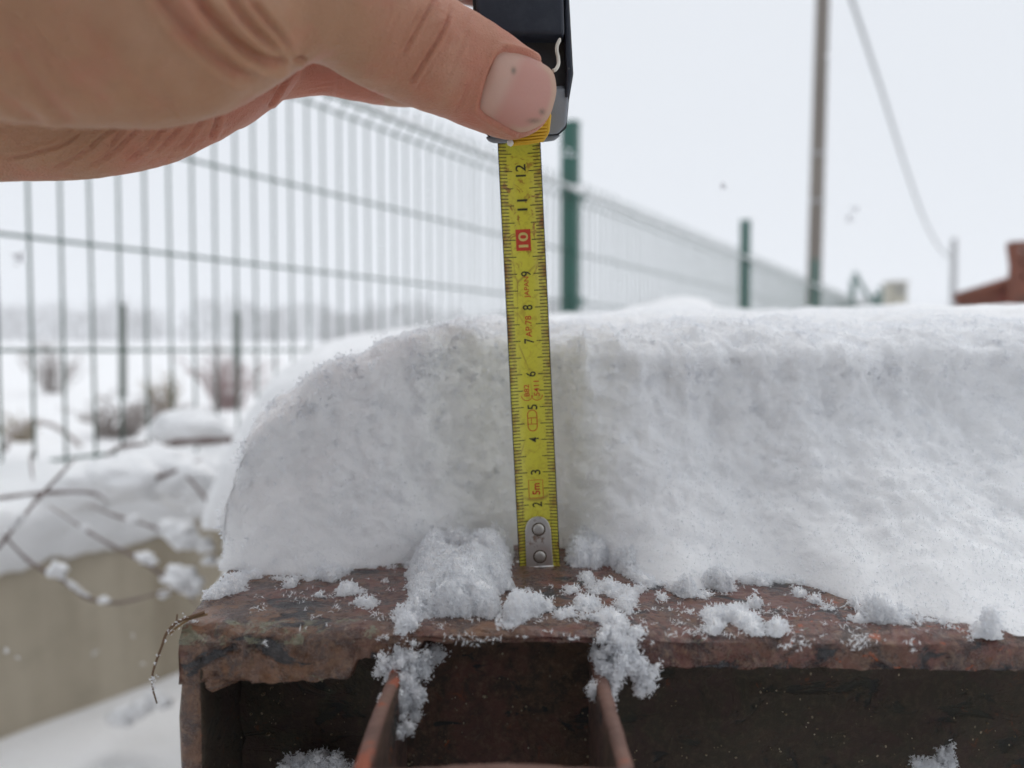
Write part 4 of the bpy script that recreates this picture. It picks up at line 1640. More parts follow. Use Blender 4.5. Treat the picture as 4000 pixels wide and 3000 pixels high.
M_STEEL = steel('hook_steel')
hk = []
for t, hw in ((0.0, 0.00415), (0.008, 0.0040), (0.0125, 0.0039)):
    hk.append((t, -hw))
hk += [(0.0128 + 0.0037 * math.sin(a), -0.0037 * math.cos(a)) for a in np.linspace(0.15, math.pi - 0.15, 15)]
for t, hw in ((0.0125, 0.0039), (0.008, 0.0040), (0.0, 0.00415)):
    hk.append((t, hw))
flat = lambda t, w, off: TA + ta * t + tr * w + tn * off
V = [flat(t, w, 0.0012) for t, w in hk] + [flat(t, w, 0.0005) for t, w in hk]
m_ = len(hk)
F = [tuple(range(m_)), tuple(range(2 * m_ - 1, m_ - 1, -1))] + [(k, m_ + k, m_ + (k + 1) % m_, (k + 1) % m_) for k in range(m_)]
me = mesh_py('hook', V, F)
bevel_mesh(me, 0.0002, 2)
hook = link('hook', me, M_STEEL, tape, smooth=False)
hook['label'] = 'riveted steel end hook of the tape'
V = [flat(t, w, o_) for t in (0.0002, 0.0010) for (w, o_) in ((-0.0086, -0.0055), (-0.0080, 0.0000), (-0.0040, 0.0014), (0.0043, 0.0014), (0.0046, -0.0055))]
F = [(4, 3, 2, 1, 0), (5, 6, 7, 8, 9)] + [(k, (k + 1) % 5, 5 + (k + 1) % 5, 5 + k) for k in range(5)]
me = mesh_py('hook_tang', V, F)
bevel_mesh(me, 0.0002, 1)
link('hook_tang', me, M_STEEL, hook, smooth=False)
for t in (0.0040, 0.0125):
    V, F = [], []
    prof = [(0.0, 0.00195), (0.0018, 0.0019), (0.00185, 0.00150)]
    for o_, r_ in ((0.0012, 0.00175), (0.0016, 0.00170), (0.0018, 0.00145), (0.00185, 0.0007)):
        for k in range(20):
            a = 2 * math.pi * k / 20
            V.append(flat(t + r_ * math.sin(a), 0.0002 + r_ * math.cos(a), o_))
    for j in range(3):
        for k in range(20):
            F.append((j * 20 + k, j * 20 + (k + 1) % 20, (j + 1) * 20 + (k + 1) % 20, (j + 1) * 20 + k))
    F.append(tuple(range(60, 80)))
    Vr = [flat(t + r_ * math.sin(2 * math.pi * k / 20), 0.0002 + r_ * math.cos(2 * math.pi * k / 20), 0.00123) for r_ in (0.0017, 0.0021) for k in range(20)]  # flat dark ring drawn in place of a groove round the rivet
    link('rivet_gap', mesh_py('rivet_gap', Vr, [(k, (k + 1) % 20, 20 + (k + 1) % 20, 20 + k) for k in range(20)]), plain('rivet_ring_dark', (0.07, 0.045, 0.02), 0.8), hook)
    link('rivet', mesh_py('rivet', V, F), steel('rivet_steel', (0.55, 0.53, 0.50), 0.42), hook)


# case
def plate_px(name, poly, Y0, Y1, mat, bev, parent, seg=3):
    """polygon outline in the plane Y0, extruded back to Y1"""
    q = [P(px, py, Y0) for px, py in poly]
    V = [v for v in q] + [Vector((v.x, Y1, P(px, py - 14, Y1).z if py > 250 else v.z)) for v, (px, py) in zip(q, poly)]
    m = len(q)
    F = [tuple(range(m)), tuple(range(2 * m - 1, m - 1, -1))] + [(k, m + k, m + (k + 1) % m, (k + 1) % m) for k in range(m)]
    me = mesh_py(name, V, F)
    bm = bmesh.new(); bm.from_mesh(me); bmesh.ops.recalc_face_normals(bm, faces=bm.faces); bm.to_mesh(me); bm.free()
    bevel_mesh(me, bev, seg, 0.35)
    return link(name, me, mat, parent)


def plastic(name, c, rough, scr=(0.1, 0.1, 0.12), amt=0.5):
    t = NT(name)
    n = t.noise(120, 6, 0.7)
    s = t.noise(900, 3, 0.6)
    col = t.mix(t.math('MULTIPLY', t.ramp(n, [(0.5, 0.0), (0.75, 1.0)]), amt), tuple(c), scr)
    v = t.vor(260)
    k = t.math('MULTIPLY', t.ramp(v, [(0.06, 1.0), (0.11, 0.0)]), t.ramp(t.noise(40), [(0.55, 0.0), (0.6, 0.7)]))
    col = t.mix(k, col, (0.35, 0.33, 0.30))
    t.color(col)
    t.rough(t.ramp(n, [(0.3, rough), (0.7, min(1, rough + 0.25))]))
    t.bump(s, 0.2, 0.0003)
    return t.m


M_CASE = plastic('navy_plastic', (0.012, 0.016, 0.028), 0.42, (0.05, 0.055, 0.07))
M_CASE_IN = plastic('dusty_black_plastic', (0.014, 0.013, 0.014), 0.6, (0.06, 0.045, 0.03), 0.6)
M_CASE_GREY = plastic('grey_plastic', (0.22, 0.235, 0.26), 0.5, (0.32, 0.32, 0.33), 0.35)
M_LOCK = plastic('yellow_plastic', (0.62, 0.36, 0.012), 0.45, (0.45, 0.25, 0.02), 0.4)
case = plate_px('case', [(1880, -440), (1960, -470), (2130, -470), (2200, -430), (2224, 0), (2240, 290), (2223, 392), (2213, 500), (2182, 528), (1915, 540), (1878, 505), (1858, 300), (1846, 0)],
                0.2240, 0.2860, M_CASE_IN, 0.0022, tape)
case['label'] = 'dark navy plastic case of the tape measure'
plate_px('front_block', [(1864, -440), (2190, -440), (2202, 0), (2206, 132), (1872, 130), (1858, 0)], 0.2172, 0.2243, M_CASE, 0.0012, case)
plate_px('side_rim', [(2206, -400), (2222, 0), (2237, 288), (2222, 380), (2208, 384), (2214, 290), (2206, 130)], 0.2205, 0.2250, M_CASE, 0.0008, case)
plate_px('mouth', [(1872, 352), (2160, 350), (2206, 345), (2222, 388), (2213, 492), (2180, 526), (1920, 541), (1880, 500)], 0.2212, 0.2246, M_CASE_GREY, 0.0010, case)
plate_px('lower_lip', [(1896, 536), (2192, 528), (2166, 550), (2120, 556), (1930, 560), (1908, 553)], 0.2228, 0.2700, M_CASE_GREY, 0.0006, case)
lock = plate_px('lock_button', [(1986, 400), (2146, 385), (2154, 455), (2147, 520), (2124, 555), (2060, 567), (2000, 572), (1986, 555)], 0.2125, 0.2222, M_LOCK, 0.0010, tape)
for k, (py, s) in enumerate(((470, 0), (485, 0), (500, 0), (513, 0), (526, 0), (538, 4), (549, 10))):
    V, F = tube([P(2000 + s, py + 6, 0.2123), P(2060, py + 3, 0.2121), P(2136 - s, py - 4, 0.2123)], 0.00028, 6)
    link('rib', mesh_py('rib', V, F), M_LOCK, lock)
V, F = tube([P(1990, 548, 0.2122), P(1994, 560, 0.2122), P(2000, 566, 0.2125)], [0.0007, 0.0009, 0.0006], 8)
link('pin', mesh_py('pin', V, F), plain('white_plastic', (0.7, 0.68, 0.62), 0.5), lock)
# stray thread caught under the thumb
th_ = cr([P(2160, 276, 0.2105), P(2172, 270, 0.2110), P(2181, 250, 0.2125), P(2180, 222, 0.2135), P(2175, 200, 0.2140), P(2176, 178, 0.2145), P(2185, 158, 0.2150), P(2187, 150, 0.2155)], 5)
V, F = tube(th_, [0.00050] * (len(th_) - 6) + [0.00048, 0.00045, 0.0004, 0.00035, 0.00028, 0.0002], 7)
o = link('thread', mesh_py('thread', V, F), plain('white_thread', (0.62, 0.58, 0.50), 0.8))
tag(o, 'short curled white thread sticking up beside the thumbnail', 'thread')

# dry stem hanging from the beam's left corner
ds = cr([P(800, 2392, .186), P(760, 2405, .185), P(715, 2420, .184), P(680, 2440, .183), P(650, 2475, .182), P(630, 2530, .182), P(608, 2590, .182), P(595, 2640, .182), P(597, 2690, .182), P(606, 2725, .182), P(613, 2748, .182)], 5)
V, F = tube(ds, [0.00045 - 0.00028 * k / len(ds) for k in range(len(ds))], 6)
stem = empty('dry_plant', ds[0])
tag(stem, 'thin dry plant stem drooping from the left corner of the beam', 'stem')
link('stalk', mesh_py('stalk', V, F), plain('straw', (0.15, 0.085, 0.045), 0.8), stem)
V, F = tube(cr([P(685, 2440, .183), P(690, 2420, .1825), P(692, 2400, .182)], 3), [0.0002] * 7, 5)
link('twig', mesh_py('twig', V, F), plain('straw', (0.15, 0.085, 0.045), 0.8), stem)
V, F = tube(cr([P(810, 2400, .1865), P(740, 2420, .185), P(690, 2452, .183), P(664, 2478, .182)], 4), 0.0003, 5)
link('twig', mesh_py('twig', V, F), plain('straw_pale', (0.24, 0.15, 0.07), 0.8), stem)
pp = np.concatenate([np.array(P(px, py, .1815)) + rng.normal(size=(m, 3)) * s for px, py, m, s in
                     [(600, 2650, 12, .0004), (598, 2665, 8, .0003), (601, 2690, 8, .00035), (666, 2462, 8, .0004), (690, 2432, 7, .0004), (645, 2500, 3, .0002), (617, 2560, 3, .0002), (607, 2590, 3, .0002), (720, 2410, 5, .0004)]])
V, F = diamonds(pp, rng.uniform(0.0005, 0.001, len(pp)), 3, 0.4)
o = link('stem_frost', mesh_np('stem_frost', V, F), M_CRYSTAL, smooth=False)
tag(o, 'few ice grains stuck to the drooping dry stem', 'snow crystals', kind='stuff')

# ================================================================== the hand
ICO = None


def chain_spheres(ch, sy=0.85, step=0.0022):
    """(px, py, Y, radius mm) or (Vector, radius mm) controls -> dense overlapping ellipsoids"""
    c, r = [], []
    for e in ch:
        if len(e) == 4:
            c.append(P(*e[:3])); r.append(e[3] / 1000)
        else:
            c.append(Vector(e[0])); r.append(e[1] / 1000)
    pts = cr([Vector((*a, 0)).to_3d() for a in c], 12)
    rad = [x[0] for x in cr([Vector((q, 0, 0)) for q in r], 12)]
    iv, if_ = ico(3)
    out, last = [], None
    for p, q in zip(pts, rad):
        if last is None or (p - last).length > step:
            out.append((np.array(p) + iv * q * np.array([1, sy, 1]), if_))
            last = p
    return out


parts = []
# thumb, from the tip back to its root
parts += chain_spheres([(1990, 368, .2030, 11.9), (1960, 348, .2022, 12.5), (1895, 312, .2000, 13.0), (1800, 262, .1965, 13.4), (1715, 222, .1925, 13.9), (1600, 160, .1865, 14.2),
                        (1450, 80, .1785, 14.1), (1330, 0, .1715, 14.4), (1200, -60, .166, 15.5)], 0.74)
# ball of the thumb and the wrist side
parts += chain_spheres([(1240, -60, .168, 15.0), (1120, -20, .1635, 14.2), (960, 10, .160, 16.2), (760, 40, .1530, 19.2), (600, 55, .149, 20.6), (400, 66, .147, 20.7), (200, 40, .1445, 21.0), (-50, -10, .142, 21.5), (-300, -90, .139, 22.5)], 0.85)
# back of the hand above the frame, palm mass behind
parts += chain_spheres([(1250, -260, .176, 17), (900, -330, .172, 22), (500, -360, .166, 26), (100, -380, .160, 28), (-350, -330, .150, 28)], 0.9)
parts += chain_spheres([(1000, 20, .185, 15), (750, 40, .180, 20), (450, 60, .176, 22), (150, 50, .172, 23), (-250, 0, .160, 25)], 0.9)
parts += chain_spheres([(1100, -120, .200, 16), (900, -60, .200, 20), (600, -20, .195, 24), (200, -40, .185, 26)], 0.9)
# little-finger side of the palm
parts += chain_spheres([(-350, 330, .176, 18), (-100, 420, .1850, 17.0), (150, 428, .1885, 17.0), (350, 426, .1920, 16.8), (550, 405, .1960, 15.5), (720, 368, .2000, 13.9), (840, 335, .2035, 12.4), (900, 300, .206, 11.5)], 0.85)
# little finger folded round the case
parts += chain_spheres([(800, 330, .205, 12.0), (870, 352, .2075, 11.0), (950, 322, .2105, 9.6), (1035, 288, .2140, 8.3), (1090, 200, .222, 8.0), (1150, 150, .232, 7.8)], 0.9)
# next finger, reaching behind the thumb towards the back of the case
fing = lambda dz, s, x0=0.0: [(Vector((-0.0570 + x0, 0.230, dz)), 8.6 * s), (Vector((-0.0460 + x0, 0.236, dz)), 8.3 * s), (Vector((-0.0380 + x0, 0.2405, dz)), 8.4 * s), (Vector((-0.0300, 0.2480, dz + 0.0015)), 7.9 * s),
                              (Vector((-0.0235, 0.262, dz + 0.0060)), 7.6 * s), (Vector((-0.0200, 0.284, dz + 0.0120)), 7.4 * s), (Vector((-0.0120, 0.2955, dz + 0.0145)), 7.2 * s), (Vector((-0.0010, 0.2985, dz + 0.0155)), 6.8 * s), (Vector((0.0075, 0.2975, dz + 0.0155)), 6.0 * s)]
zr = P(1300, 284, .236).z
parts += chain_spheres([(900, 285, .224, 9.5)] + fing(zr, 1.0), 0.95)
parts += chain_spheres([(950, 120, .206, 12)] + fing(zr + 0.0185, 1.06), 0.95)
parts += chain_spheres([(1000, -120, .202, 13)] + fing(zr + 0.0385, 1.06, 0.001), 0.95)
# wrist and forearm going back to the person on the left
FA = [(-300, -60, .150, 25), (-560, -120, .140, 27)]
wr = P(-560, -120, .140)
parts += chain_spheres(FA + [(wr + Vector((-0.06, -0.055, 0.018)), 30), (wr + Vector((-0.13, -0.125, 0.03)), 36), (wr + Vector((-0.20, -0.20, 0.035)), 40)], 0.95, 0.006)
V, F = join_arrays(parts)
tmp_me = mesh_np('tmp_hand', V, F)
tmp_o = bpy.data.objects.new('tmp_hand', tmp_me)
COL.objects.link(tmp_o)
rm = tmp_o.modifiers.new('r', 'REMESH')
rm.mode = 'VOXEL'
rm.voxel_size = 0.0006
rm.adaptivity = 0.0
dg = bpy.context.evaluated_depsgraph_get()
me = bpy.data.meshes.new_from_object(tmp_o.evaluated_get(dg))
bpy.data.objects.remove(tmp_o)
bpy.data.meshes.remove(tmp_me)
HVn = len(me.vertices)
HV = np.zeros(HVn * 3); me.vertices.foreach_get('co', HV); HV = HV.reshape(-1, 3)
HE = np.zeros(len(me.edges) * 2, dtype=np.int32); me.edges.foreach_get('vertices', HE); HE = HE.reshape(-1, 2)


def lap(V, E, it, lam=0.5, mask=None):
    deg = np.bincount(E.ravel(), minlength=len(V)).astype(float)[:, None]
    for _ in range(it):
        s = np.zeros_like(V)
        for k in range(3):
            s[:, k] = np.bincount(E[:, 0], weights=V[E[:, 1], k], minlength=len(V)) + np.bincount(E[:, 1], weights=V[E[:, 0], k], minlength=len(V))
        d = lam * (s / deg - V)
        V = V + (d if mask is None else d * mask[:, None])
    return V


HV = lap(HV, HE, 26)
me.vertices.foreach_set('co', HV.astype(np.float32).ravel())
me.update()


def get_normals(me):
    n = np.zeros(len(me.vertices) * 3)
    me.vertices.foreach_get('normal', n)
    return n.reshape(-1, 3)


def seg_dist(Q, poly):
    """distance of points Q (n,2) to polyline, and parameter 0..1 along it"""
    best = np.full(len(Q), 1e9)
    par = np.zeros(len(Q))
    m = len(poly) - 1
    for k in range(m):
        a, b = np.array(poly[k], float), np.array(poly[k + 1], float)
        ab = b - a
        t = np.clip(((Q - a) @ ab) / (ab @ ab), 0, 1)
        d = np.linalg.norm(Q - (a + t[:, None] * ab), axis=1)
        upd = d < best
        best = np.where(upd, d, best)
        par = np.where(upd, (k + t) / m, par)
    return best, par


HN = get_normals(me)
Q = proj(HV)
view = HV - np.array([0, 0, ZC])
facing = np.sum(HN * view, 1) < 0.0


def smooth_poly(poly, n=6):
    return [(v.x, v.y) for v in cr([Vector((a, b, 0)) for a, b in poly], n)]


off = np.zeros(HVn)


def crease(poly, width, depth, ymax=0.30, ymin=0.0, ends=0.15, ridge=0.35):
    global off
    lo = np.min(poly, axis=0) - 5 * width
    hi = np.max(poly, axis=0) + 5 * width
    ix = np.where(facing & (HV[:, 1] < ymax) & (HV[:, 1] > ymin) & (Q[:, 0] > lo[0]) & (Q[:, 0] < hi[0]) & (Q[:, 1] > lo[1]) & (Q[:, 1] < hi[1]))[0]
    if not len(ix): return
    d, t = seg_dist(Q[ix], smooth_poly(poly, 4))
    fade = np.clip(t / ends, 0, 1) * np.clip((1 - t) / ends, 0, 1) if ends > 0 else 1
    g = np.exp(-(d / width) ** 2) - ridge * np.exp(-((d - 2.0 * width) / (1.1 * width)) ** 2)
    off[ix] -= depth * g * fade


# folds over the ball of the thumb
crease([(590, -60), (650, 28), (763, 158), (881, 254), (1000, 318)], 26, 0.0013, 0.178)
crease([(740, -50), (808, 51), (915, 164), (994, 220), (1073, 246), (1122, 232)], 22, 0.0018, 0.178)
crease([(880, -30), (938, 56), (1017, 147), (1107, 218)], 18, 0.0012, 0.178)
crease([(960, -10), (1050, 90), (1140, 205)], 14, 0.0010, 0.178)
crease([(40, 180), (85, 254), (226, 424), (290, 500)], 26, 0.0006, 0.175)
crease([(-40, 330), (60, 420), (180, 490)], 24, 0.0006, 0.175)
crease([(300, 60), (420, 220), (560, 360), (700, 440)], 40, 0.0005, 0.175)
crease([(0, 60), (140, 200), (330, 330), (480, 440)], 40, 0.0004, 0.175)
# thumb joint lines
crease([(1700, -10), (1690, 6), (1633, 95), (1589, 177), (1570, 220)], 7, 0.0006, 0.2, ridge=0.5)
crease([(1775, 20), (1728, 120), (1671, 209), (1620, 297), (1600, 330)], 7, 0.0008, 0.2, ridge=0.5)
crease([(1660, 112), (1705, 100), (1750, 86)], 6, 0.00025, 0.2)
crease([(1560, 40), (1530, 100), (1505, 170)], 8, 0.0002, 0.2)
crease([(1825, 120), (1790, 200), (1750, 280)], 8, 0.0002, 0.2)
crease([(1650, 20), (1600, 95), (1565, 150)], 6, 0.0002, 0.2)
# wrinkles on the little-finger side
for a in [[(470, 478), (400, 530), (300, 610), (180, 670)], [(560, 470), (500, 540), (420, 610), (330, 660)], [(672, 462), (620, 520), (560, 585), (480, 640)],
          [(740, 445), (700, 500), (650, 560), (590, 610)], [(800, 430), (780, 480), (740, 540), (690, 580)], [(330, 500), (250, 560), (120, 600), (20, 620)]]:
    crease(a, 8, 0.00055, 0.23, 0.165, ridge=0.6)
crease([(846, 415), (852, 450), (840, 500), (820, 545)], 10, 0.0011, 0.24, 0.178, ends=0.1)
crease([(1160, 245), (1120, 310), (1080, 375), (1052, 418)], 8, 0.0010, 0.24, 0.19, ends=0.05)
crease([(1210, 340), (1260, 330), (1310, 325)], 5, 0.0002, 0.26, 0.20)
crease([(1190, 360), (1250, 350), (1300, 345)], 5, 0.0002, 0.26, 0.20)
crease([(1318, 290), (1322, 330), (1315, 385)], 8, 0.0004, 0.26, 0.20)
crease([(1145, 240), (1170, 232), (1200, 238)], 10, 0.0012, 0.185, ends=0.2)

# fine skin lines: across the thumb, along the ball of the thumb, over the palm's edge
for k in range(46):
    cx_, cy_ = random.uniform(1420, 1850), random.uniform(10, 420)
    L_, a_ = random.uniform(40, 130), math.radians(118 + random.gauss(0, 9))
    dx_, dy_ = math.cos(a_) * L_, math.sin(a_) * L_
    crease([(cx_ - dx_, cy_ - dy_), (cx_ + random.uniform(-12, 12), cy_ + random.uniform(-12, 12)), (cx_ + dx_, cy_ + dy_)], random.uniform(5, 8), random.uniform(0.00006, 0.00016), 0.205, ends=0.3)
for k in range(34):
    cx_, cy_ = random.uniform(0, 1100), random.uniform(0, 420)
    L_, a_ = random.uniform(60, 200), math.radians(48 + random.gauss(0, 10))
    dx_, dy_ = math.cos(a_) * L_, math.sin(a_) * L_
    crease([(cx_ - dx_, cy_ - dy_), (cx_ + random.uniform(-20, 20), cy_ + random.uniform(-20, 20)), (cx_ + dx_, cy_ + dy_)], random.uniform(7, 14), random.uniform(0.00006, 0.0002), 0.178, ends=0.35)
for k in range(30):
    cx_, cy_ = random.uniform(150, 1000), random.uniform(430, 660)
    L_, a_ = random.uniform(30, 90), math.radians(-48 + random.gauss(0, 9))
    dx_, dy_ = math.cos(a_) * L_, math.sin(a_) * L_
    crease([(cx_ - dx_, cy_ - dy_), (cx_ + random.uniform(-8, 8), cy_ + random.uniform(-8, 8)), (cx_ + dx_, cy_ + dy_)], random.uniform(5, 8), random.uniform(0.00015, 0.0003), 0.24, 0.165, ends=0.3)

# bed of the nail
NAIL = [(1966, 196), (2036, 211), (2108, 241), (2158, 278), (2173, 336), (2168, 389), (2142, 458), (2092, 500), (2036, 517), (1991, 501), (1924, 463), (1880, 434), (1875, 396), (1893, 329), (1916, 269), (1940, 218)]
NP = np.array(smooth_poly(NAIL + [NAIL[0]], 6)[:-1])


def inside(Q, poly):
    x, y = Q[:, 0], Q[:, 1]
    c = np.zeros(len(Q), bool)
    n = len(poly)
    for i in range(n):
        x0, y0 = poly[i]
        x1, y1 = poly[(i + 1) % n]
        cond = ((y0 > y) != (y1 > y))
        with np.errstate(divide='ignore', invalid='ignore'):
            xi = (x1 - x0) * (y - y0) / (y1 - y0 + 1e-12) + x0
        c ^= cond & (x < xi)
    return c


thumb = facing & (HV[:, 1] < 0.212) & (Q[:, 0] > 1700)
nd, _ = seg_dist(Q, [tuple(p) for p in NP] + [tuple(NP[0])])
ins = inside(Q, NP)
sd = np.where(ins, -nd, nd)
HV_smooth = HV.copy()
free_edge = (Q[:, 0] - 1875) * 0.90 + (Q[:, 1] - 200) * 0.42 > 268      # distal side
off = off + np.where(thumb & ~free_edge, 0.00080 * np.exp(-((sd - 15) / 13) ** 2), 0)
off = off - np.where(thumb & ~free_edge, 0.0007 * np.exp(-((sd - 3) / 7) ** 2), 0)
off = off - np.where(thumb & (sd < 4), 0.00075 * np.clip((4 - sd) / 10, 0, 1), 0)
HV = HV + HN * off[:, None]
# gentle unevenness of flesh, fine lines
HV = HV + HN * (0.00022 * fbm(HV * 110, 3) + 0.00045 * fbm(HV * 38 + 7, 2))[:, None]
me.vertices.foreach_set('co', HV.astype(np.float32).ravel())
me.update()

# skin tint: ruddier on the thumb's end, the finger pads and in the folds
red = np.clip((Q[:, 0] - 1350) / 450, 0, 1) * 0.65
red = np.where((HV[:, 1] > 0.183) & (Q[:, 0] < 1500), np.clip(0.35 + (Q[:, 0] - 500) / 900, 0.1, 0.9), red)
red = red + np.clip(-off / 0.0009, 0, 1) * 0.5
red = np.where(thumb & (nd < 16) & (sd > -2) & ~free_edge, red + 0.7 * np.exp(-(sd / 9) ** 2), red)
red = np.clip(red + 0.18 * fbm(HV * 60, 3), 0, 1)
ca = me.color_attributes.new('tint', 'FLOAT_COLOR', 'POINT')
ca.data.foreach_set('color', np.stack([red, red, red, np.ones_like(red)], 1).astype(np.float32).ravel())


def skin():
    t = NT('skin')
    n = t.noise(45, 5, 0.6)
    f = t.noise(260, 5, 0.65)
    r = t.attr('tint')
    rs = t.n.new('ShaderNodeSeparateColor')
    t.l.new(r, rs.inputs[0])
    c = t.mix(n, (0.36, 0.185, 0.102), (0.45, 0.247, 0.143))
    c2 = t.mix(n, (0.43, 0.155, 0.098), (0.53, 0.215, 0.142))
    c = t.mix(rs.outputs[0], c, c2)
    mot = t.noise(75, 4, 0.6, t.mapping(loc=(3, 1, 2)))
    c = t.mix(t.math('MULTIPLY', t.ramp(mot, [(0.50, 0.0), (0.68, 1.0)]), 0.45), c, (0.47, 0.16, 0.11))
    pale = t.noise(55, 3, 0.5, t.mapping(loc=(8, 5, 2)))
    c = t.mix(t.math('MULTIPLY', t.ramp(pale, [(0.55, 0.0), (0.7, 1.0)]), 0.35), c, (0.52, 0.33, 0.22))
    c = t.mix(t.math('MULTIPLY', t.ramp(f, [(0.5, 0.0), (0.8, 1.0)]), 0.25), c, (0.30, 0.15, 0.10))
    t.color(c)
    t.set(Roughness=0.52)
    t.b.inputs['Specular IOR Level'].default_value = 0.35
    t.b.inputs['Subsurface Weight'].default_value = 0.25
    t.b.inputs['Subsurface Radius'].default_value = (1.0, 0.35, 0.2)
    t.b.inputs['Subsurface Scale'].default_value = 0.003
    w = t.vor(1100, t.mapping((1, 1, 1.6), (0.2, 0.6, 0.3)), 'DISTANCE_TO_EDGE')
    lines = t.noise(500, 3, 0.6, t.mapping((0.25, 1, 1.2), (0, 0.55, 0)))
    h = t.math('ADD', t.math('MULTIPLY', w, 0.8), t.math('MULTIPLY', lines, 0.8))
    h = t.math('ADD', h, t.math('MULTIPLY', f, 0.5))
    t.bump(h, 0.65, 0.0007)
    return t.m


person = link('person', me, skin(), None)
tag(person, 'bare left hand of a person reaching in from the left, thumb pressing the tape lock', 'person')

# the nail: a smooth shell fitted through the flesh under it
selq = thumb & (sd < 30)
A_ = lambda q: np.stack([np.ones(len(q)), q[:, 0], q[:, 1], q[:, 0] ** 2, q[:, 0] * q[:, 1], q[:, 1] ** 2], 1)
nq = (Q - np.array([2020, 355])) / 150
keepq = selq & (nd > 0) & (sd < 8) & (Q[:, 0] < 2150)
cf, *_ = np.linalg.lstsq(A_(nq[keepq]), HV_smooth[keepq, 1], rcond=None)
NVv, NFf, cols_ = [], [], []
rings = np.concatenate([np.linspace(0.0, 0.86, 18), np.linspace(0.89, 1.0, 6)])
cxy = np.array([2022, 355.0])
m_ = len(NP)
for k, s in enumerate(rings):
    for p in NP:
        q = cxy + (p - cxy) * s
        y = float((A_(((q - np.array([2020, 355])) / 150)[None]) @ cf)[0])
        lift = 0.00030 * (1 - s ** 4) - 0.00042 * s ** 6
        distal = np.clip(((q[0] - 1875) * 0.90 + (q[1] - 200) * 0.42 - 215) / 80, 0, 1)
        y -= lift + 0.0005 * distal * s ** 4
        NVv.append(P(q[0], q[1], y))
        g = (q[0] - 1875) * 0.90 + (q[1] - 200) * 0.42
        cols_.append((g, s))
for k in range(len(rings) - 1):
    for j in range(m_):
        NFf.append((k * m_ + j, k * m_ + (j + 1) % m_, (k + 1) * m_ + (j + 1) % m_, (k + 1) * m_ + j))
nme = mesh_py('thumbnail', NVv, NFf)
bm = bmesh.new(); bm.from_mesh(nme)
bmesh.ops.remove_doubles(bm, verts=bm.verts, dist=1e-6)
bmesh.ops.recalc_face_normals(bm, faces=bm.faces)
if sum(f.normal.y for f in bm.faces) > 0: bmesh.ops.reverse_faces(bm, faces=bm.faces)
bm.to_mesh(nme); bm.free()
nv_ = np.array([v.co for v in nme.vertices])
qn = proj(nv_)
g = (qn[:, 0] - 1875) * 0.90 + (qn[:, 1] - 200) * 0.42
lun = np.clip((182 - g) / 40, 0, 1)
ndn, _ = seg_dist(qn, [tuple(p) for p in NP] + [tuple(NP[0])])
tipw = np.clip((g - 215) / 50, 0, 1) * np.clip((26 - ndn) / 14, 0, 1)
blot = np.exp(-(((qn[:, 0] - 2006) / 9) ** 2 + ((qn[:, 1] - 276) / 13) ** 2)) + np.exp(-(((qn[:, 0] - 2118) / 12) ** 2 + ((qn[:, 1] - 437) / 10) ** 2)) + \
    0.8 * np.exp(-(((qn[:, 0] - 2085) / 26) ** 2 + ((qn[:, 1] - 472) / 9) ** 2))
base = np.array([0.50, 0.235, 0.185])
C3 = base[None] * (1 - lun[:, None]) + np.array([0.53, 0.32, 0.245])[None] * lun[:, None]
C3 = C3 * (1 - tipw[:, None]) + np.array([0.50, 0.31, 0.215])[None] * tipw[:, None]
C3 = C3 * (1 - np.clip(blot, 0, 0.85)[:, None]) + np.array([0.13, 0.10, 0.06])[None] * np.clip(blot, 0, 0.85)[:, None]
ca = nme.color_attributes.new('tint', 'FLOAT_COLOR', 'POINT')
ca.data.foreach_set('color', np.concatenate([C3, np.ones((len(C3), 1))], 1).astype(np.float32).ravel())
t = NT('nail')
t.color(t.mix(t.math('MULTIPLY', t.noise(350, 3), 0.25), t.attr('tint'), (0.45, 0.26, 0.21)))
t.set(Roughness=0.36)
t.b.inputs['Subsurface Weight'].default_value = 0.15
t.b.inputs['Subsurface Scale'].default_value = 0.002
t.bump(t.noise(900, 2, 0.5, t.mapping((0.15, 1, 1), (0, 0.45, 0))), 0.25, 0.0002)
nail = link('thumbnail', nme, t.m, person)
nail['label'] = 'broad pink thumbnail with pale half-moon and dirt specks'

# ------------------------------------------------------------------ the person's unseen body, added behind the camera to shade snow and hand
def cloth(name, c):
    t = NT(name)
    n = t.noise(30, 4)
    t.color(t.mix(n, tuple(x * 0.8 for x in c), tuple(x * 1.2 for x in c)))
    t.set(Roughness=0.9)
    t.bump(t.noise(400, 2), 0.3, 0.001)
    return t.m


def garment(name, chains, mat, vox=0.012, it=6):
    parts = []
    for ch, sy in chains:
        parts += chain_spheres([(Vector(c) - Vector((0, 0.25 if Vector(c).y < -0.15 else 0, 0)), r * 1000) for c, r in ch], sy, 0.02)
    V, F = join_arrays(parts)
    m0 = mesh_np('tmp', V, F)
    ob = bpy.data.objects.new('tmp', m0)
    COL.objects.link(ob)
    r = ob.modifiers.new('r', 'REMESH')
    r.mode = 'VOXEL'
    r.voxel_size = vox
    m1 = bpy.data.meshes.new_from_object(ob.evaluated_get(bpy.context.evaluated_depsgraph_get()))
    bpy.data.objects.remove(ob)
    bpy.data.meshes.remove(m0)
    V = np.zeros(len(m1.vertices) * 3); m1.vertices.foreach_get('co', V); V = V.reshape(-1, 3)
    E = np.zeros(len(m1.edges) * 2, dtype=np.int32); m1.edges.foreach_get('vertices', E); E = E.reshape(-1, 2)
    V = lap(V, E, it)
    m1.vertices.foreach_set('co', V.astype(np.float32).ravel())
    m1.update()
    n = get_normals(m1)
    V = V + n * (0.008 * fbm(V * np.array([9, 9, 16]), 3))[:, None]
    m1.vertices.foreach_set('co', V.astype(np.float32).ravel())
    m1.update()
    return link(name, m1, mat, person)


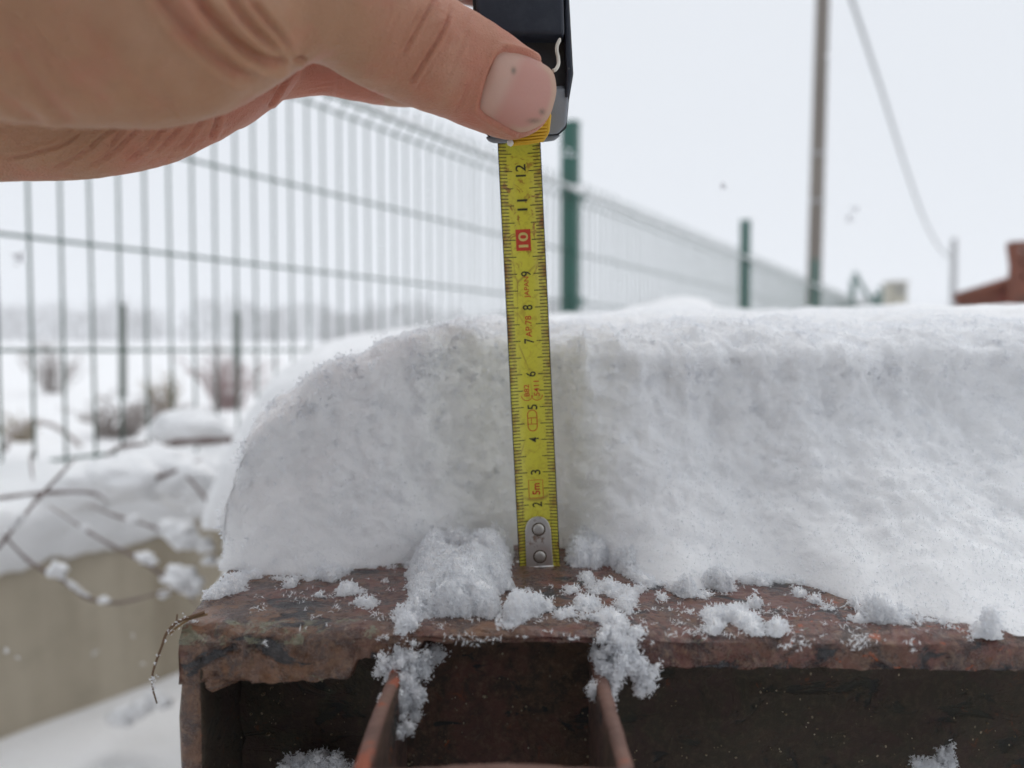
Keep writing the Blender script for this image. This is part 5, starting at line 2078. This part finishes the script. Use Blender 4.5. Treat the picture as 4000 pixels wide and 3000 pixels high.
elb = wr + Vector((-0.20, -0.20, 0.035))
garment('unseen_jacket', [([((0, -.42, .40), .19), ((0, -.40, .62), .205), ((0, -.37, .85), .21), ((0, -.34, 1.02), .17)], 0.75),
                   ([((-.05, -.35, 1.02), .13), ((-.20, -.35, .99), .10), ((-.29, -.27, .82), .075), (elb, .066), (wr + Vector((-0.14, -0.135, 0.03)), .056), (wr + Vector((-0.075, -0.075, 0.02)), .050)], 1.0),
                   ([((.05, -.35, 1.02), .13), ((.20, -.35, .99), .10), ((.31, -.33, .78), .078), ((.30, -.24, .58), .065), ((.17, -.20, .55), .058)], 1.0)], cloth('dark_jacket', (0.022, 0.025, 0.032)))
garment('unseen_hood', [([((0, -.33, 1.10), .115), ((0, -.30, 1.20), .125), ((0, -.28, 1.28), .118)], 0.95)], cloth('dark_hood', (0.022, 0.025, 0.032)))
garment('unseen_trousers', [([((-.10, -.44, .33), .14), ((-.16, -.30, .40), .10), ((-.19, -.17, .43), .085), ((-.19, -.28, .22), .07), ((-.18, -.38, .07), .055)], 1.0),
                     ([((.10, -.44, .33), .14), ((.16, -.30, .40), .10), ((.19, -.17, .43), .085), ((.19, -.28, .22), .07), ((.18, -.38, .07), .055)], 1.0)], cloth('dark_trousers', (0.03, 0.03, 0.034)))
for sx in (-1, 1):
    garment('unseen_boot', [([((sx * .18, -.40, .075), .055), ((sx * .18, -.36, .055), .05), ((sx * .19, -.22, .045), .042)], 1.0)], cloth('boot_leather', (0.03, 0.022, 0.016)))

# ------------------------------------------------------------------ haze: the misty air
hz = mesh_py('haze', *box(-470, 470, -470, 470, -1.2, 9.5))
t = NT('haze_air')
t.n.remove(t.b)
vol = t.n.new('ShaderNodeVolumePrincipled')
vol.inputs['Color'].default_value = (0.97, 0.98, 1.0, 1)
vol.inputs['Density'].default_value = 0.0072
t.l.new(vol.outputs[0], t.out.inputs['Volume'])
hzo = link('haze', hz, t.m, smooth=False)
tag(hzo, 'pale winter mist fading the far trees', 'haze', kind='stuff')

# ------------------------------------------------------------------ falling snow
fl = []
for px, py, Y, r in [(70, 1010, .12, .0007), (2830, 730, .14, .0005), (3325, 850, .115, .0005), (3340, 815, .12, .0004), (3590, 560, .5, .0005), (25, 2540, .5, .0012), (70, 2570, .5, .0008), (560, 2590, .6, .0012), (520, 2480, .6, .001),
                     (2220, 600, .9, .0035), (3245, 215, 1.2, .004), (1950, 2430, .165, .0010), (3605, 2410, .165, .0009), (375, 2545, .8, .0012), (365, 2555, .8, .0015)]:
    c = np.array(P(px, py, Y))
    fl.append(diamonds(c + rng.normal(size=(9, 3)) * r * 0.7, np.full(9, r * 1.6), 3, 0.5))
V, F = join_arrays(fl)
o = link('falling_snow', mesh_np('falling_snow', V, F), M_CRYSTAL, smooth=False)
tag(o, 'few blurred snowflakes drifting through the air', 'snowflakes', kind='stuff')
